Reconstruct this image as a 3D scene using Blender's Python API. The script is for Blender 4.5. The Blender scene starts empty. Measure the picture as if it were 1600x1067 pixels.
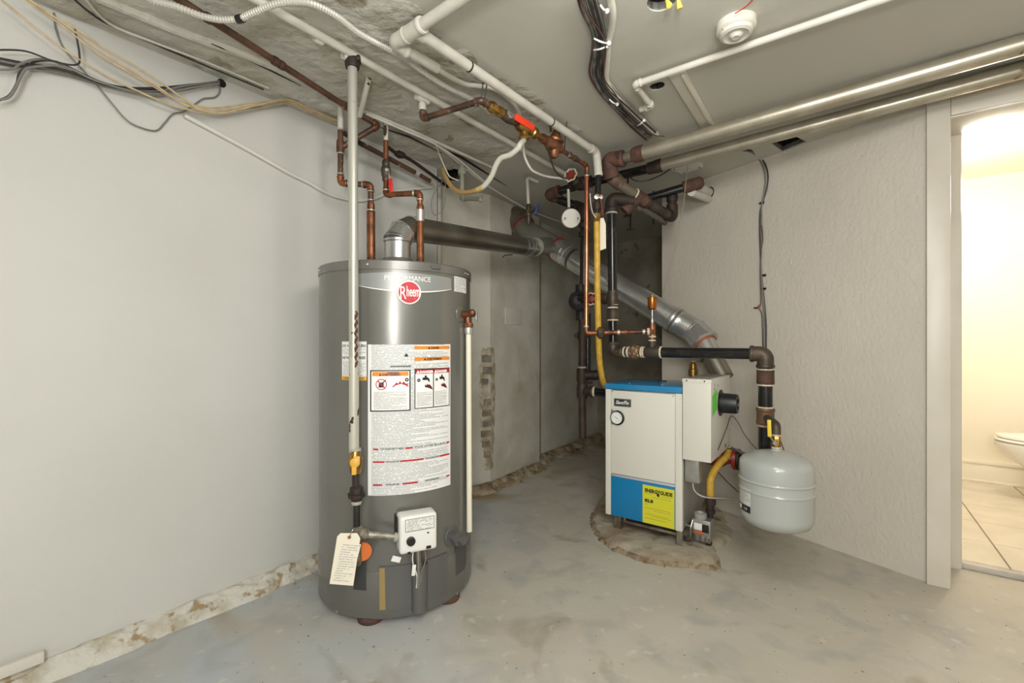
import bpy, bmesh, math, random
from mathutils import Vector, Matrix, noise
PI = math.pi
sc = bpy.context.scene
COL = sc.collection
# ------------------------------------------------------------------ camera, world, lights, exposure
F = 714.0; CH = 1.07
cd = bpy.data.cameras.new('camera'); cam = bpy.data.objects.new('camera', cd); COL.objects.link(cam)
cam.location = (0, 0, CH); cam.rotation_euler = (PI/2, 0, 0)
cd.sensor_width = 36; cd.lens = F/1600*36; cd.clip_start = 0.05
sc.camera = cam
w = bpy.data.worlds.new('world'); sc.world = w; w.use_nodes = True
w.node_tree.nodes['Background'].inputs[0].default_value = (0.75, 0.78, 0.8, 1)
w.node_tree.nodes['Background'].inputs[1].default_value = 0.12
sc.view_settings.view_transform = 'Standard'; sc.view_settings.look = 'None'
sc.view_settings.gamma = 1.0; sc.view_settings.use_curve_mapping = False
sc.view_settings.exposure = 0.0
def light(kind, name, loc, e, col=(1, 1, 1), size=0.1, rot=None, sy=None):
    l = bpy.data.lights.new(name, kind); l.energy = e; l.color = col
    if kind == 'AREA':
        l.size = size
        if sy: l.shape = 'RECTANGLE'; l.size_y = sy
    else: l.shadow_soft_size = size
    o = bpy.data.objects.new(name, l); COL.objects.link(o); o.location = loc
    if rot: o.rotation_euler = rot
    return o
def aim(o, t): o.rotation_euler = (Vector(t)-o.location).to_track_quat('-Z', 'Y').to_euler()
L1 = light('AREA', 'added_area_light', (0.35, -0.55, 2.05), 34, (1, 0.99, 0.975), 1.1, sy=0.8); aim(L1, (0.15, 1.6, 0.9))  # soft area light added above and behind the camera, out of view
L2 = light('POINT', 'added_fill_point', (-0.1, -0.6, 1.25), 80, (1, 0.99, 0.975), 0.16)  # point fill added behind the camera to lift ceiling and alcove, no bulb there
L4 = light('AREA', 'added_area_light', (0.45, 0.7, 2.0), 10, (1, 0.98, 0.94), 0.4); aim(L4, (0.55, 4.2, 1.0))  # extra fill added out of view to brighten the alcove, no fixture there
L3 = light('POINT', 'bathroom_lamp_light', (2.72, 2.62, 1.95), 34, (1, 0.97, 0.91), 0.12)
sc.cycles.max_bounces = 10; sc.cycles.diffuse_bounces = 5
# ------------------------------------------------------------------ pixel -> point helpers (survey of the photograph)
def P(px, py, Y): return Vector(((px-800)/F*Y, Y, CH-(py-533.5)/F*Y))
def PZ(px, py, z): return P(px, py, F*(z-CH)/(533.5-py))
def PL(pts): return [P(*p) for p in pts]
def PZL(pts, z): return [PZ(p[0], p[1], z if len(p) < 3 else p[2]) for p in pts]
U = Vector((0.589, 0.808, 0)); V = Vector((0.808, -0.589, 0)); Zv = Vector((0, 0, 1))
LW0 = Vector((-0.92, 2.22, 0)); LWd = Vector((0.598, 0.80, 0)).normalized(); LWn = Vector((LWd.y, -LWd.x, 0))
RW1 = Vector((1.09, 3.32, 0)); RW2 = Vector((1.845, 2.03, 0)); RWd = (RW2-RW1).normalized(); RWn = Vector((RWd.y, -RWd.x, 0))
if RWn.x > 0: RWn = -RWn
def onplane(px, py, p0, n, off):
    d = P(px, py, 1.0)-Vector((0, 0, CH)); q = p0+n*off-Vector((0, 0, CH)); q.z = 0
    return Vector((0, 0, CH))+d*(q.dot(n)/d.dot(n))
def WL(px, py, off=0.008):
    q = onplane(px, py, LW0, LWn, off); q.z = min(q.z, 2.124); return q
def WR(px, py, off=0.006): return onplane(px, py, RW1, RWn, off)
def lin(c): return tuple((x/255/12.92 if x/255 <= 0.04045 else ((x/255+0.055)/1.055)**2.4) for x in c)+(1,)
# ------------------------------------------------------------------ materials
MATS = {}
def mat(name, c1, rough=0.5, metal=0.0, c2=None, scale=8, lo=0.4, hi=0.6, bump=0.0, bscale=60, stretch=(1, 1, 1), detail=4, r2=None, m2=None,
        c3=None, s3=3, lo3=0.55, hi3=0.7, emit=0, spec=0.5, coat=0, trans=0, bdist=0.004):
    if name in MATS: return MATS[name]
    m = bpy.data.materials.new(name); m.use_nodes = True; nt = m.node_tree; N = nt.nodes; L = nt.links
    b = N['Principled BSDF']; b.inputs['Base Color'].default_value = lin(c1)
    b.inputs['Roughness'].default_value = rough; b.inputs['Metallic'].default_value = metal
    b.inputs['Specular IOR Level'].default_value = spec; b.inputs['Coat Weight'].default_value = coat
    if trans: b.inputs['Transmission Weight'].default_value = trans
    tc = N.new('ShaderNodeTexCoord'); mp = N.new('ShaderNodeMapping'); mp.inputs['Scale'].default_value = stretch
    L.new(tc.outputs['Object'], mp.inputs[0])
    def nz(s, det=detail, l=0.4, h=0.6):
        n = N.new('ShaderNodeTexNoise'); n.inputs['Scale'].default_value = s; n.inputs['Detail'].default_value = det; L.new(mp.outputs[0], n.inputs['Vector'])
        r = N.new('ShaderNodeMapRange'); r.inputs[1].default_value = l; r.inputs[2].default_value = h; L.new(n.outputs['Fac'], r.inputs[0])
        return r.outputs[0]
    def mix(f, a, bb, col=True):
        x = N.new('ShaderNodeMix'); x.data_type = 'RGBA' if col else 'FLOAT'
        L.new(f, x.inputs[0]); i, j = (6, 7) if col else (2, 3)
        for k, v in ((i, a), (j, bb)):
            if hasattr(v, 'links'): L.new(v, x.inputs[k])
            else: x.inputs[k].default_value = v
        return x.outputs[2 if col else 0]
    out = lin(c1)
    if c2:
        f = nz(scale, detail, lo, hi); out = mix(f, out, lin(c2))
        if r2 is not None: L.new(mix(f, rough, r2, False), b.inputs['Roughness'])
        if m2 is not None: L.new(mix(f, metal, m2, False), b.inputs['Metallic'])
    if c3:
        f = nz(s3, 6, lo3, hi3); out = mix(f, out, lin(c3))
    if hasattr(out, 'links'): L.new(out, b.inputs['Base Color'])
    if emit:
        b.inputs['Emission Color'].default_value = lin(c1); b.inputs['Emission Strength'].default_value = emit
    if bump:
        n = N.new('ShaderNodeTexNoise'); n.inputs['Scale'].default_value = bscale; n.inputs['Detail'].default_value = 5; L.new(mp.outputs[0], n.inputs['Vector'])
        bp = N.new('ShaderNodeBump'); bp.inputs['Strength'].default_value = bump; bp.inputs['Distance'].default_value = bdist
        L.new(n.outputs['Fac'], bp.inputs['Height']); L.new(bp.outputs[0], b.inputs['Normal'])
    MATS[name] = m; return m
def mat_print(name, paper, ink, rows, cols=45, cover=0.5, gap=0.5, amount=0.75):
    """paper with rows of fine print (flat print only), in UV space"""
    m = bpy.data.materials.new(name); m.use_nodes = True; nt = m.node_tree; N = nt.nodes; L = nt.links; b = N['Principled BSDF']
    b.inputs['Roughness'].default_value = 0.45
    uv = N.new('ShaderNodeUVMap'); sp = N.new('ShaderNodeSeparateXYZ'); L.new(uv.outputs[0], sp.inputs[0])
    def M(op, a, bb=None, c=None):
        x = N.new('ShaderNodeMath'); x.operation = op
        for k, v in enumerate((a, bb, c)):
            if v is None: continue
            if hasattr(v, 'links'): L.new(v, x.inputs[k])
            else: x.inputs[k].default_value = v
        return x.outputs[0]
    vr = M('MULTIPLY', sp.outputs[1], rows); fl = M('FLOOR', vr); fr = M('FRACT', vr)
    cb = N.new('ShaderNodeCombineXYZ'); L.new(M('MULTIPLY', sp.outputs[0], cols), cb.inputs[0]); L.new(M('MULTIPLY', fl, 17.31), cb.inputs[1])
    n = N.new('ShaderNodeTexNoise'); n.inputs['Scale'].default_value = 1; n.inputs['Detail'].default_value = 1; L.new(cb.outputs[0], n.inputs['Vector'])
    word = M('GREATER_THAN', n.outputs['Fac'], cover)
    wn = N.new('ShaderNodeTexWhiteNoise'); wn.noise_dimensions = '1D'; L.new(fl, wn.inputs['W'])
    ends = M('LESS_THAN', sp.outputs[0], M('ADD', M('MULTIPLY', wn.outputs[0], 0.8), 0.45))
    mg = M('MULTIPLY', M('GREATER_THAN', sp.outputs[0], 0.04), M('LESS_THAN', sp.outputs[0], 0.96))
    f = M('MULTIPLY', M('MULTIPLY', word, M('LESS_THAN', fr, gap)), M('MULTIPLY', ends, mg))
    f = M('MULTIPLY', f, amount)
    x = N.new('ShaderNodeMix'); x.data_type = 'RGBA'; L.new(f, x.inputs[0]); x.inputs[6].default_value = lin(paper); x.inputs[7].default_value = lin(ink)
    L.new(x.outputs[2], b.inputs['Base Color']); return m
# ------------------------------------------------------------------ mesh helpers
def BM(): return bmesh.new()
def frame(o, x, y=None, z=None):
    x = Vector(x).normalized()
    if z is None and y is None: z = Zv
    if z is None: z = x.cross(Vector(y))
    z = Vector(z).normalized(); y = z.cross(x).normalized(); x = y.cross(z)
    M = Matrix.Identity(4)
    for i, c in enumerate((x, y, z)):
        for j in range(3): M[j][i] = c[j]
    M.translation = Vector(o); return M
def zframe(o, z):
    z = Vector(z).normalized(); a = Vector((0, 0, 1)) if abs(z.z) < 0.9 else Vector((1, 0, 0))
    x = a.cross(z).normalized(); return frame(o, x, z=z)
ID = Matrix.Identity(4)
def box(bm, M, lo, hi, bev=0.0, seg=2):
    t = bmesh.new(); bmesh.ops.create_cube(t, size=1)
    lo = Vector(lo); hi = Vector(hi); s = hi-lo; c = (hi+lo)/2
    for v in t.verts: v.co = Vector((v.co.x*s.x, v.co.y*s.y, v.co.z*s.z))+c
    if bev: bmesh.ops.bevel(t, geom=t.edges[:], offset=bev, segments=seg, profile=0.6, affect='EDGES')
    join(bm, t, M)
def join(bm, t, M=ID):
    mp = {v: bm.verts.new(M @ v.co) for v in t.verts}
    for f in t.faces:
        try: bm.faces.new([mp[v] for v in f.verts])
        except ValueError: pass
    t.free()
def prism(bm, M, pts, z0, z1, bev=0):
    t = bmesh.new()
    a = [t.verts.new((p[0], p[1], z0)) for p in pts]; b = [t.verts.new((p[0], p[1], z1)) for p in pts]; n = len(pts)
    t.faces.new(a[::-1]); t.faces.new(b)
    for i in range(n): t.faces.new((a[i], a[(i+1) % n], b[(i+1) % n], b[i]))
    bmesh.ops.recalc_face_normals(t, faces=t.faces[:])
    if bev: bmesh.ops.bevel(t, geom=t.edges[:], offset=bev, segments=2, affect='EDGES')
    join(bm, t, M)
def lathe(bm, o, ax, prof, seg=24, squash=1.0):
    M = zframe(o, ax); rings = []
    for t, r in prof:
        if r < 1e-6: rings.append([bm.verts.new(M @ Vector((0, 0, t)))])
        else: rings.append([bm.verts.new(M @ Vector((r*math.cos(2*PI*k/seg), r*squash*math.sin(2*PI*k/seg), t))) for k in range(seg)])
    for a, b in zip(rings, rings[1:]):
        for k in range(seg):
            j = (k+1) % seg
            if len(a) == 1 and len(b) == 1: continue
            if len(a) == 1: bm.faces.new((a[0], b[j], b[k]))
            elif len(b) == 1: bm.faces.new((a[k], a[j], b[0]))
            else: bm.faces.new((a[k], a[j], b[j], b[k]))
    for rr, flip in ((rings[0], True), (rings[-1], False)):
        if len(rr) > 2: bm.faces.new(rr[::-1] if flip else rr)
def cyl(bm, a, b, r, seg=20, r2=None, bev=0):
    a = Vector(a); b = Vector(b); l = (b-a).length; r2 = r if r2 is None else r2
    pr = [(0, r), (l, r2)] if not bev else [(0, r-bev), (bev, r), (l-bev, r2), (l, r2-bev)]
    lathe(bm, a, b-a, pr, seg)
def sweep(bm, pts, rad, seg=12, cap=True):
    pts = [Vector(p) for p in pts]; n = len(pts)
    if not isinstance(rad, (list, tuple)): rad = [rad]*n
    T = [(pts[min(i+1, n-1)]-pts[max(i-1, 0)]).normalized() for i in range(n)]
    a = Vector((0, 0, 1)) if abs(T[0].z) < 0.9 else Vector((1, 0, 0))
    x = (a-T[0]*a.dot(T[0])).normalized(); prev = None
    for i in range(n):
        x = (x-T[i]*x.dot(T[i]))
        x = x.normalized() if x.length > 1e-6 else T[i].orthogonal().normalized()
        y = T[i].cross(x)
        ring = [bm.verts.new(pts[i]+(x*math.cos(2*PI*k/seg)+y*math.sin(2*PI*k/seg))*rad[i]) for k in range(seg)]
        if prev:
            for k in range(seg): j = (k+1) % seg; bm.faces.new((prev[k], prev[j], ring[j], ring[k]))
        elif cap: bm.faces.new(ring[::-1])
        prev = ring
    if cap: bm.faces.new(prev)
def fillet(pts, R, n=8):
    pts = [Vector(p) for p in pts]; out = [pts[0]]
    for a, b, c in zip(pts, pts[1:], pts[2:]):
        d1 = (a-b); d2 = (c-b); l = min(R, d1.length*0.49, d2.length*0.49); p = b+d1.normalized()*l; q = b+d2.normalized()*l
        for i in range(n+1):
            t = i/n; out.append(p*(1-t)**2+b*2*t*(1-t)+q*t*t)
    out.append(pts[-1]); return out
def spline(pts, k=8):
    pts = [Vector(p) for p in pts]; n = len(pts); out = []
    for i in range(n-1):
        p0 = pts[max(i-1, 0)]; p1 = pts[i]; p2 = pts[i+1]; p3 = pts[min(i+2, n-1)]
        for j in range(k):
            t = j/k; out.append(0.5*((2*p1)+(p2-p0)*t+(2*p0-5*p1+4*p2-p3)*t*t+(3*p1-p0-3*p2+p3)*t**3))
    out.append(pts[-1]); return out
def resample(pts, step):
    out = [pts[0]]; acc = 0
    for a, b in zip(pts, pts[1:]):
        l = (b-a).length; t = step-acc
        while t <= l: out.append(a.lerp(b, t/l)); t += step
        acc = l-(t-step)
    return out
def mkmesh(name, bm, m, off=Vector((0, 0, 0)), angle=38, recalc=True):
    if recalc: bmesh.ops.recalc_face_normals(bm, faces=bm.faces[:])
    me = bpy.data.meshes.new(name); bm.to_mesh(me); bm.free()
    if off.length: me.transform(Matrix.Translation(-off))
    me.shade_smooth(); me.set_sharp_from_angle(angle=math.radians(angle))
    if m: me.materials.append(m)
    return me
def struct(name, bm, m, parent=None, label=None, kind='structure', angle=30):
    o = bpy.data.objects.new(name, mkmesh(name, bm, m, angle=angle)); COL.objects.link(o)
    if parent: o.parent = parent
    else: o['kind'] = kind
    if label: o['label'] = label
    return o
def solo(name, label, cat, bm, m, group=None, angle=38):
    c = Vector((0, 0, 0)); z = min(v.co.z for v in bm.verts)
    for v in bm.verts: c += v.co
    c /= len(bm.verts); c.z = z
    o = bpy.data.objects.new(name, mkmesh(name, bm, m, c, angle)); o.location = c; COL.objects.link(o)
    o['label'] = label; o['category'] = cat
    if group: o['group'] = group
    return o
class Thing:
    def __init__(s, name, label, cat, loc, group=None):
        s.o = bpy.data.objects.new(name, None); s.o.location = loc; s.o.empty_display_size = 0.05; COL.objects.link(s.o)
        s.loc = Vector(loc); s.o['label'] = label; s.o['category'] = cat
        if group: s.o['group'] = group
    def part(s, name, bm, m, parent=None, label=None, angle=38, kind=None):
        o = bpy.data.objects.new(name, mkmesh(name, bm, m, s.loc, angle)); COL.objects.link(o)
        o.parent = parent or s.o
        if label: o['label'] = label
        if kind: o['kind'] = kind
        return o
def ring(bm, p, ax, r, l, seg=20):       # short bead
    ax = Vector(ax).normalized(); lathe(bm, Vector(p)-ax*l/2, ax, [(0, r*0.92), (l*0.25, r), (l*0.75, r), (l, r*0.92)], seg)
def run(T, pts, r, mp, mf=None, fs=1.3, arm=2.6, seal=None, seg=16, name='pipe', fname='elbow', bead=1.12):
    """a pipe run: straight pipes and an elbow fitting at each corner, every one a part"""
    pts = [Vector(p) for p in pts]; mf = mf or mp; n = len(pts); objs = []
    for i in range(n-1):
        b = BM(); d = (pts[i+1]-pts[i]).normalized(); a, c = pts[i].copy(), pts[i+1].copy()
        if i > 0: a += d*r*arm*0.6
        if i < n-2: c -= d*r*arm*0.6
        cyl(b, a, c, r, seg); objs.append(T.part(name, b, mp))
    for i in range(1, n-1):
        b = BM(); d1 = (pts[i-1]-pts[i]).normalized(); d2 = (pts[i+1]-pts[i]).normalized(); A = pts[i]+d1*r*arm; C = pts[i]+d2*r*arm
        sweep(b, fillet([A, pts[i], C], r*arm*0.85, 8), r*fs, seg)
        for q, d in ((A, d1), (C, d2)): ring(b, q-d*r*0.3, d, r*fs*bead, r*0.7, seg)
        T.part(fname, b, mf)
        if seal:
            for q, d in ((A, d1), (C, d2)):
                b = BM(); ring(b, q+d*r*0.22, d, r*fs*1.0, r*0.42, seg); T.part('thread_seal', b, seal)
    return objs
def grid(bm, f, nu, nv, uv=None):
    vs = [[bm.verts.new(f(i/nu, j/nv)) for i in range(nu+1)] for j in range(nv+1)]
    ul = bm.loops.layers.uv.verify() if uv else None
    for j in range(nv):
        for i in range(nu):
            fc = bm.faces.new((vs[j][i], vs[j][i+1], vs[j+1][i+1], vs[j+1][i]))
            if uv:
                for l, (a, b) in zip(fc.loops, ((i, j), (i+1, j), (i+1, j+1), (i, j+1))): l[ul].uv = (a/nu, b/nv)
def text(bm, s, size, fn, align='LEFT', shear=0, weight=0, width=None):
    """built-in font, each glyph point sent through fn(x, y)"""
    cu = bpy.data.curves.new('t', 'FONT'); cu.body = s; cu.size = size; cu.align_x = align; cu.shear = shear; cu.offset = weight; cu.resolution_u = 3
    o = bpy.data.objects.new('t', cu); COL.objects.link(o); dg = bpy.context.evaluated_depsgraph_get()
    me = bpy.data.meshes.new_from_object(o.evaluated_get(dg)); bpy.data.objects.remove(o); bpy.data.curves.remove(cu)
    k = 1.0
    if width and len(me.vertices):
        xs = [v.co.x for v in me.vertices]; k = width/(max(xs)-min(xs))
    vs = [bm.verts.new(fn(v.co.x*k, v.co.y)) for v in me.vertices]
    for p in me.polygons:
        try: bm.faces.new([vs[i] for i in p.vertices])
        except ValueError: pass
    bpy.data.meshes.remove(me)
def plane(M, z=0.0): return lambda x, y: M @ Vector((x, y, z))
# ------------------------------------------------------------------ materials in use
m_wallL = mat('painted_wall_left', (203, 202, 196), 0.62, c2=(196, 195, 188), scale=1.6, lo=0.35, hi=0.7, bump=0.35, bscale=28, bdist=0.003)
m_wallR = mat('textured_wall_right', (206, 199, 186), 0.6, c2=(197, 190, 177), scale=2.2, lo=0.35, hi=0.7, bump=0.75, bscale=55, bdist=0.005, stretch=(1, 1, 0.75))
m_chim = mat('old_plaster', (206, 203, 190), 0.75, c2=(186, 181, 164), scale=3.5, lo=0.42, hi=0.68, bump=0.6, bscale=22, c3=(170, 152, 118), s3=2.6, lo3=0.62, hi3=0.75, bdist=0.006)
m_dark = mat('dark_alcove_plaster', (150, 144, 128), 0.8, c2=(124, 116, 100), scale=3, lo=0.4, hi=0.65, bump=0.5, bscale=25, c3=(62, 56, 46), s3=7, lo3=0.63, hi3=0.72)  # darker tone for the alcove back and right walls, with random dark blotches
m_ceil = mat('painted_ceiling', (196, 194, 184), 0.7, c2=(188, 185, 174), scale=1.3, lo=0.3, hi=0.7, bump=0.3, bscale=9, bdist=0.006)
m_rough = mat('flaking_ceiling_plaster', (194, 192, 182), 0.75, c2=(172, 165, 148), scale=5, lo=0.45, hi=0.7, bump=1.0, bscale=11, bdist=0.03, c3=(150, 142, 124), s3=6, lo3=0.63, hi3=0.68)
m_trim = mat('gloss_trim_paint', (214, 208, 195), 0.35, c2=(206, 199, 184), scale=4, lo=0.4, hi=0.7, bump=0.1, bscale=40)
m_bath = mat('bathroom_paint', (238, 230, 212), 0.5)
m_tile = mat('cream_floor_tile', (214, 206, 190), 0.25, c2=(206, 197, 180), scale=6, lo=0.4, hi=0.6)
m_grout = mat('tile_grout', (150, 142, 128), 0.8)
m_por = mat('white_porcelain', (232, 230, 224), 0.12, spec=0.6, coat=0.3)
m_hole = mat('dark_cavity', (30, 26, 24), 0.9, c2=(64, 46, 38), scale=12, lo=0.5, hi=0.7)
m_curb = mat('chipped_curb', (203, 200, 188), 0.8, c2=(180, 172, 152), scale=14, lo=0.45, hi=0.65, bump=0.9, bscale=45, c3=(156, 134, 102), s3=20, lo3=0.56, hi3=0.64, bdist=0.008)
m_rub = mat('crumbled_mortar', (172, 160, 134), 0.9, c2=(126, 106, 78), scale=12, lo=0.42, hi=0.62, bump=1.0, bscale=40, c3=(84, 64, 48), s3=9, lo3=0.6, hi3=0.68, bdist=0.012)
m_pad = mat('broken_pad_concrete', (170, 162, 144), 0.85, c2=(146, 130, 106), scale=5, lo=0.42, hi=0.62, bump=0.9, bscale=30, c3=(96, 76, 56), s3=6, lo3=0.6, hi3=0.7, bdist=0.008)
m_brick = mat('grey_brick', (140, 136, 126), 0.85, c2=(112, 104, 92), scale=14, lo=0.4, hi=0.6, bump=0.8, bscale=60)
m_brick2 = mat('tan_brick', (158, 148, 126), 0.85, c2=(126, 112, 90), scale=14, lo=0.4, hi=0.6, bump=0.8, bscale=60)
def concrete():
    m = bpy.data.materials.new('worn_painted_concrete'); m.use_nodes = True; nt = m.node_tree; N = nt.nodes; L = nt.links; b = N['Principled BSDF']
    tc = N.new('ShaderNodeTexCoord')
    def nz(s, l, h, det=8, off=0, dist=0):
        mp = N.new('ShaderNodeMapping'); mp.inputs['Location'].default_value = (off, off*0.7, 0); L.new(tc.outputs['Object'], mp.inputs[0])
        n = N.new('ShaderNodeTexNoise'); n.inputs['Scale'].default_value = s; n.inputs['Detail'].default_value = det; n.inputs['Distortion'].default_value = dist; L.new(mp.outputs[0], n.inputs['Vector'])
        r = N.new('ShaderNodeMapRange'); r.inputs[1].default_value = l; r.inputs[2].default_value = h; L.new(n.outputs['Fac'], r.inputs[0]); return n.outputs['Fac'], r.outputs[0]
    def mix(f, a, bb, fac=1.0):
        x = N.new('ShaderNodeMix'); x.data_type = 'RGBA'
        if fac != 1.0:
            mm = N.new('ShaderNodeMath'); mm.operation = 'MULTIPLY'; mm.inputs[1].default_value = fac; L.new(f, mm.inputs[0]); f = mm.outputs[0]
        L.new(f, x.inputs[0])
        for k, v in ((6, a), (7, bb)):
            if hasattr(v, 'links'): L.new(v, x.inputs[k])
            else: x.inputs[k].default_value = lin(v)
        return x.outputs[2]
    # grey-blue paint survives on the left of the room, bare beige concrete to the right
    sp = N.new('ShaderNodeSeparateXYZ'); L.new(tc.outputs['Object'], sp.inputs[0])
    n0, _ = nz(1.1, 0, 1, 6, 3)
    ad = N.new('ShaderNodeMath'); ad.operation = 'MULTIPLY_ADD'; ad.inputs[1].default_value = 2.6; L.new(n0, ad.inputs[0]); L.new(sp.outputs[0], ad.inputs[2])
    r = N.new('ShaderNodeMapRange'); r.inputs[1].default_value = 0.5; r.inputs[2].default_value = 1.9; L.new(ad.outputs[0], r.inputs[0])
    c = mix(r.outputs[0], (174, 179, 181), (190, 184, 171))
    c = mix(nz(2.2, 0.42, 0.66, 8, 5, .4)[1], c, (180, 172, 155), 0.6)
    c = mix(nz(6, 0.52, 0.68, 8, 11, .5)[1], c, (156, 157, 154), 0.55)
    c = mix(nz(3.3, 0.6, 0.72, 8, 21, .8)[1], c, (138, 128, 108), 0.6)
    c = mix(nz(16, 0.62, 0.7, 6, 31)[1], c, (204, 200, 190), 0.6)
    c = mix(nz(48, 0.69, 0.73, 3, 41)[1], c, (84, 80, 74), 0.8)
    # ochre seepage stains on the floor along the foot of the left wall
    dp = N.new('ShaderNodeVectorMath'); dp.operation = 'DOT_PRODUCT'; L.new(tc.outputs['Object'], dp.inputs[0]); dp.inputs[1].default_value = LWn
    ds = N.new('ShaderNodeMapRange'); k0 = LW0.dot(LWn); ds.inputs[1].default_value = k0+0.32; ds.inputs[2].default_value = k0+0.06; L.new(dp.outputs['Value'], ds.inputs[0])
    mm = N.new('ShaderNodeMath'); mm.operation = 'MULTIPLY'; L.new(ds.outputs[0], mm.inputs[0]); L.new(nz(3.1, 0.47, 0.62, 7, 52, .6)[1], mm.inputs[1])
    c = mix(mm.outputs[0], c, (150, 126, 84), 0.85)
    L.new(c, b.inputs['Base Color'])
    rr = N.new('ShaderNodeMapRange'); rr.inputs[3].default_value = 0.42; rr.inputs[4].default_value = 0.7; L.new(nz(3, .3, .7, 6, 9)[1], rr.inputs[0]); L.new(rr.outputs[0], b.inputs['Roughness'])
    bp = N.new('ShaderNodeBump'); bp.inputs['Strength'].default_value = 0.35; bp.inputs['Distance'].default_value = 0.006; L.new(nz(14, 0, 1, 8, 2)[0], bp.inputs['Height']); L.new(bp.outputs[0], b.inputs['Normal'])
    return m
m_floor = concrete()
m_chimL = m_chim
# ------------------------------------------------------------------ room shell
H = 2.14
def wallseg(name, A, B, n, m, z0=0, z1=H, t=0.1, parent=None):
    A = Vector(A); B = Vector(B); b = BM(); M = frame((A.x, A.y, 0), B-A, z=Zv); L_ = (B-A).length
    yn = (M.to_3x3() @ Vector((0, 1, 0))).dot(Vector(n).to_3d() if len(n) == 3 else Vector((n[0], n[1], 0)))
    box(b, M, (0, -t if yn > 0 else 0, z0), (L_, 0 if yn > 0 else t, z1)); return struct(name, b, m, parent)
W1 = LW0+LWd*0.76; W1b = Vector((-0.50, 3.13, 0)); W2 = Vector((-0.159, 3.336, 0)); W3 = Vector((0.237, 3.94, 0)); W4 = Vector((0.262, 4.12, 0)); W5 = Vector((0.95, 5.08, 0)); W6 = W5+V*1.15
b = BM(); box(b, ID, (-4.2, -1.7, -0.1), (5.0, 6.2, 0)); struct('floor', b, m_floor)
cpoly = [(-3.9, -1.6), (3.5, -1.6), (3.5, 1.19), (2.019, 2.269), (3.2, 3.9), (2.2, 5.3), (0.5, 5.5), (-0.8, 4.2), (-3.9, -1.2)]
b = BM(); prism(b, ID, cpoly, H, H+0.03)
cuts = []
def cutter(pts, wob=0):
    t = BM(); prism(t, ID, pts, H-0.05, H+0.08); me = bpy.data.meshes.new('cut'); bmesh.ops.recalc_face_normals(t, faces=t.faces[:]); t.to_mesh(me); t.free()
    o = bpy.data.objects.new('cut', me); COL.objects.link(o); cuts.append(o)
def round_pts(c, r, n=18, wob=0.0, seed=1):
    rn = random.Random(seed); return [(c.x+r*(1+rn.uniform(-wob, wob))*math.cos(2*PI*k/n), c.y+r*(1+rn.uniform(-wob, wob))*math.sin(2*PI*k/n)) for k in range(n)]
sq = [PZ(x, y, H).xy for x, y in ((1202, 222), (1240, 211.5), (1260, 221.5), (1223, 237))]
rh = round_pts(PZ(1027, 135, H), 0.031, 18, 0.12, 3)
lh = [PZ(x, y, H).xy for x, y in ((689, 262), (700, 257), (716, 258), (724, 264), (726, 274), (712, 284), (700, 283), (692, 275))]
jb = round_pts(PZ(1034, 2, H), 0.045, 20)
for q in (sq, rh, lh, jb): cutter(q)
co = bpy.data.objects.new('c', mkmesh('c', b, m_ceil)); COL.objects.link(co)
for c in cuts:
    md = co.modifiers.new('b', 'BOOLEAN'); md.object = c; md.operation = 'DIFFERENCE'; md.solver = 'EXACT'
cme = bpy.data.meshes.new_from_object(co.evaluated_get(bpy.context.evaluated_depsgraph_get())); bpy.data.objects.remove(co)
for c in cuts: bpy.data.objects.remove(c)
cme.materials.clear(); cme.materials.append(m_ceil)
ceil = bpy.data.objects.new('ceiling', cme); COL.objects.link(ceil); ceil['kind'] = 'structure'
def cavity(name, q, h, m):
    b = BM(); vs0 = [b.verts.new((p[0], p[1], H+0.005)) for p in q]; vs1 = [b.verts.new((p[0], p[1], H+h)) for p in q]
    for i in range(len(q)): j = (i+1) % len(q); b.faces.new((vs0[i], vs0[j], vs1[j], vs1[i]))
    b.faces.new(vs1); struct(name, b, m, ceil)
cavity('duct_opening', sq, 0.16, m_hole); cavity('pipe_hole', rh, 0.12, m_hole); cavity('broken_hole', lh, 0.18, m_hole); cavity('box_opening', jb, 0.05, m_hole)
wallseg('wall_left', LW0-LWd*4.75, W1, LWn, m_wallL)
chim = wallseg('wall_chimney', W1b, W2, Vector((0.52, -0.86, 0)), m_chim, t=0.35)
b = BM(); prism(b, ID, [W1.xy, (W1+Vector((-0.1, 0.1, 0))).xy, (W1b+Vector((-0.1, 0.1, 0))).xy, W1b.xy], 0, H); struct('wall_corner', b, m_wallL)
chim2 = wallseg('wall_chimney_side', W2, W3, Vector((0.83, -0.55, 0)), m_chim, t=0.3)
b = BM(); prism(b, ID, [W3.xy, (W3+Vector((-0.1, 0.1, 0))).xy, (W4+Vector((-0.1, 0.05, 0))).xy, W4.xy], 0, H); struct('wall_step', b, m_chim)
wallseg('wall_alcove_left', W4, W5, Vector((0.8, -0.6, 0)), m_chim)
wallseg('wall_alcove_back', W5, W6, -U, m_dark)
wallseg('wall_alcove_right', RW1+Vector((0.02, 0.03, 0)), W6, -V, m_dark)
wallseg('wall_right', RW1, RW2+RWd*0.0, RWn, m_wallR, t=0.12)
wallseg('wall_back', (-4.0, -1.5, 0), (3.5, -1.5, 0), Vector((0, 1, 0)), m_wallL)
wallseg('wall_side', (3.4, -1.6, 0), (3.4, 1.0, 0), Vector((-1, 0, 0)), m_wallL)
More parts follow.
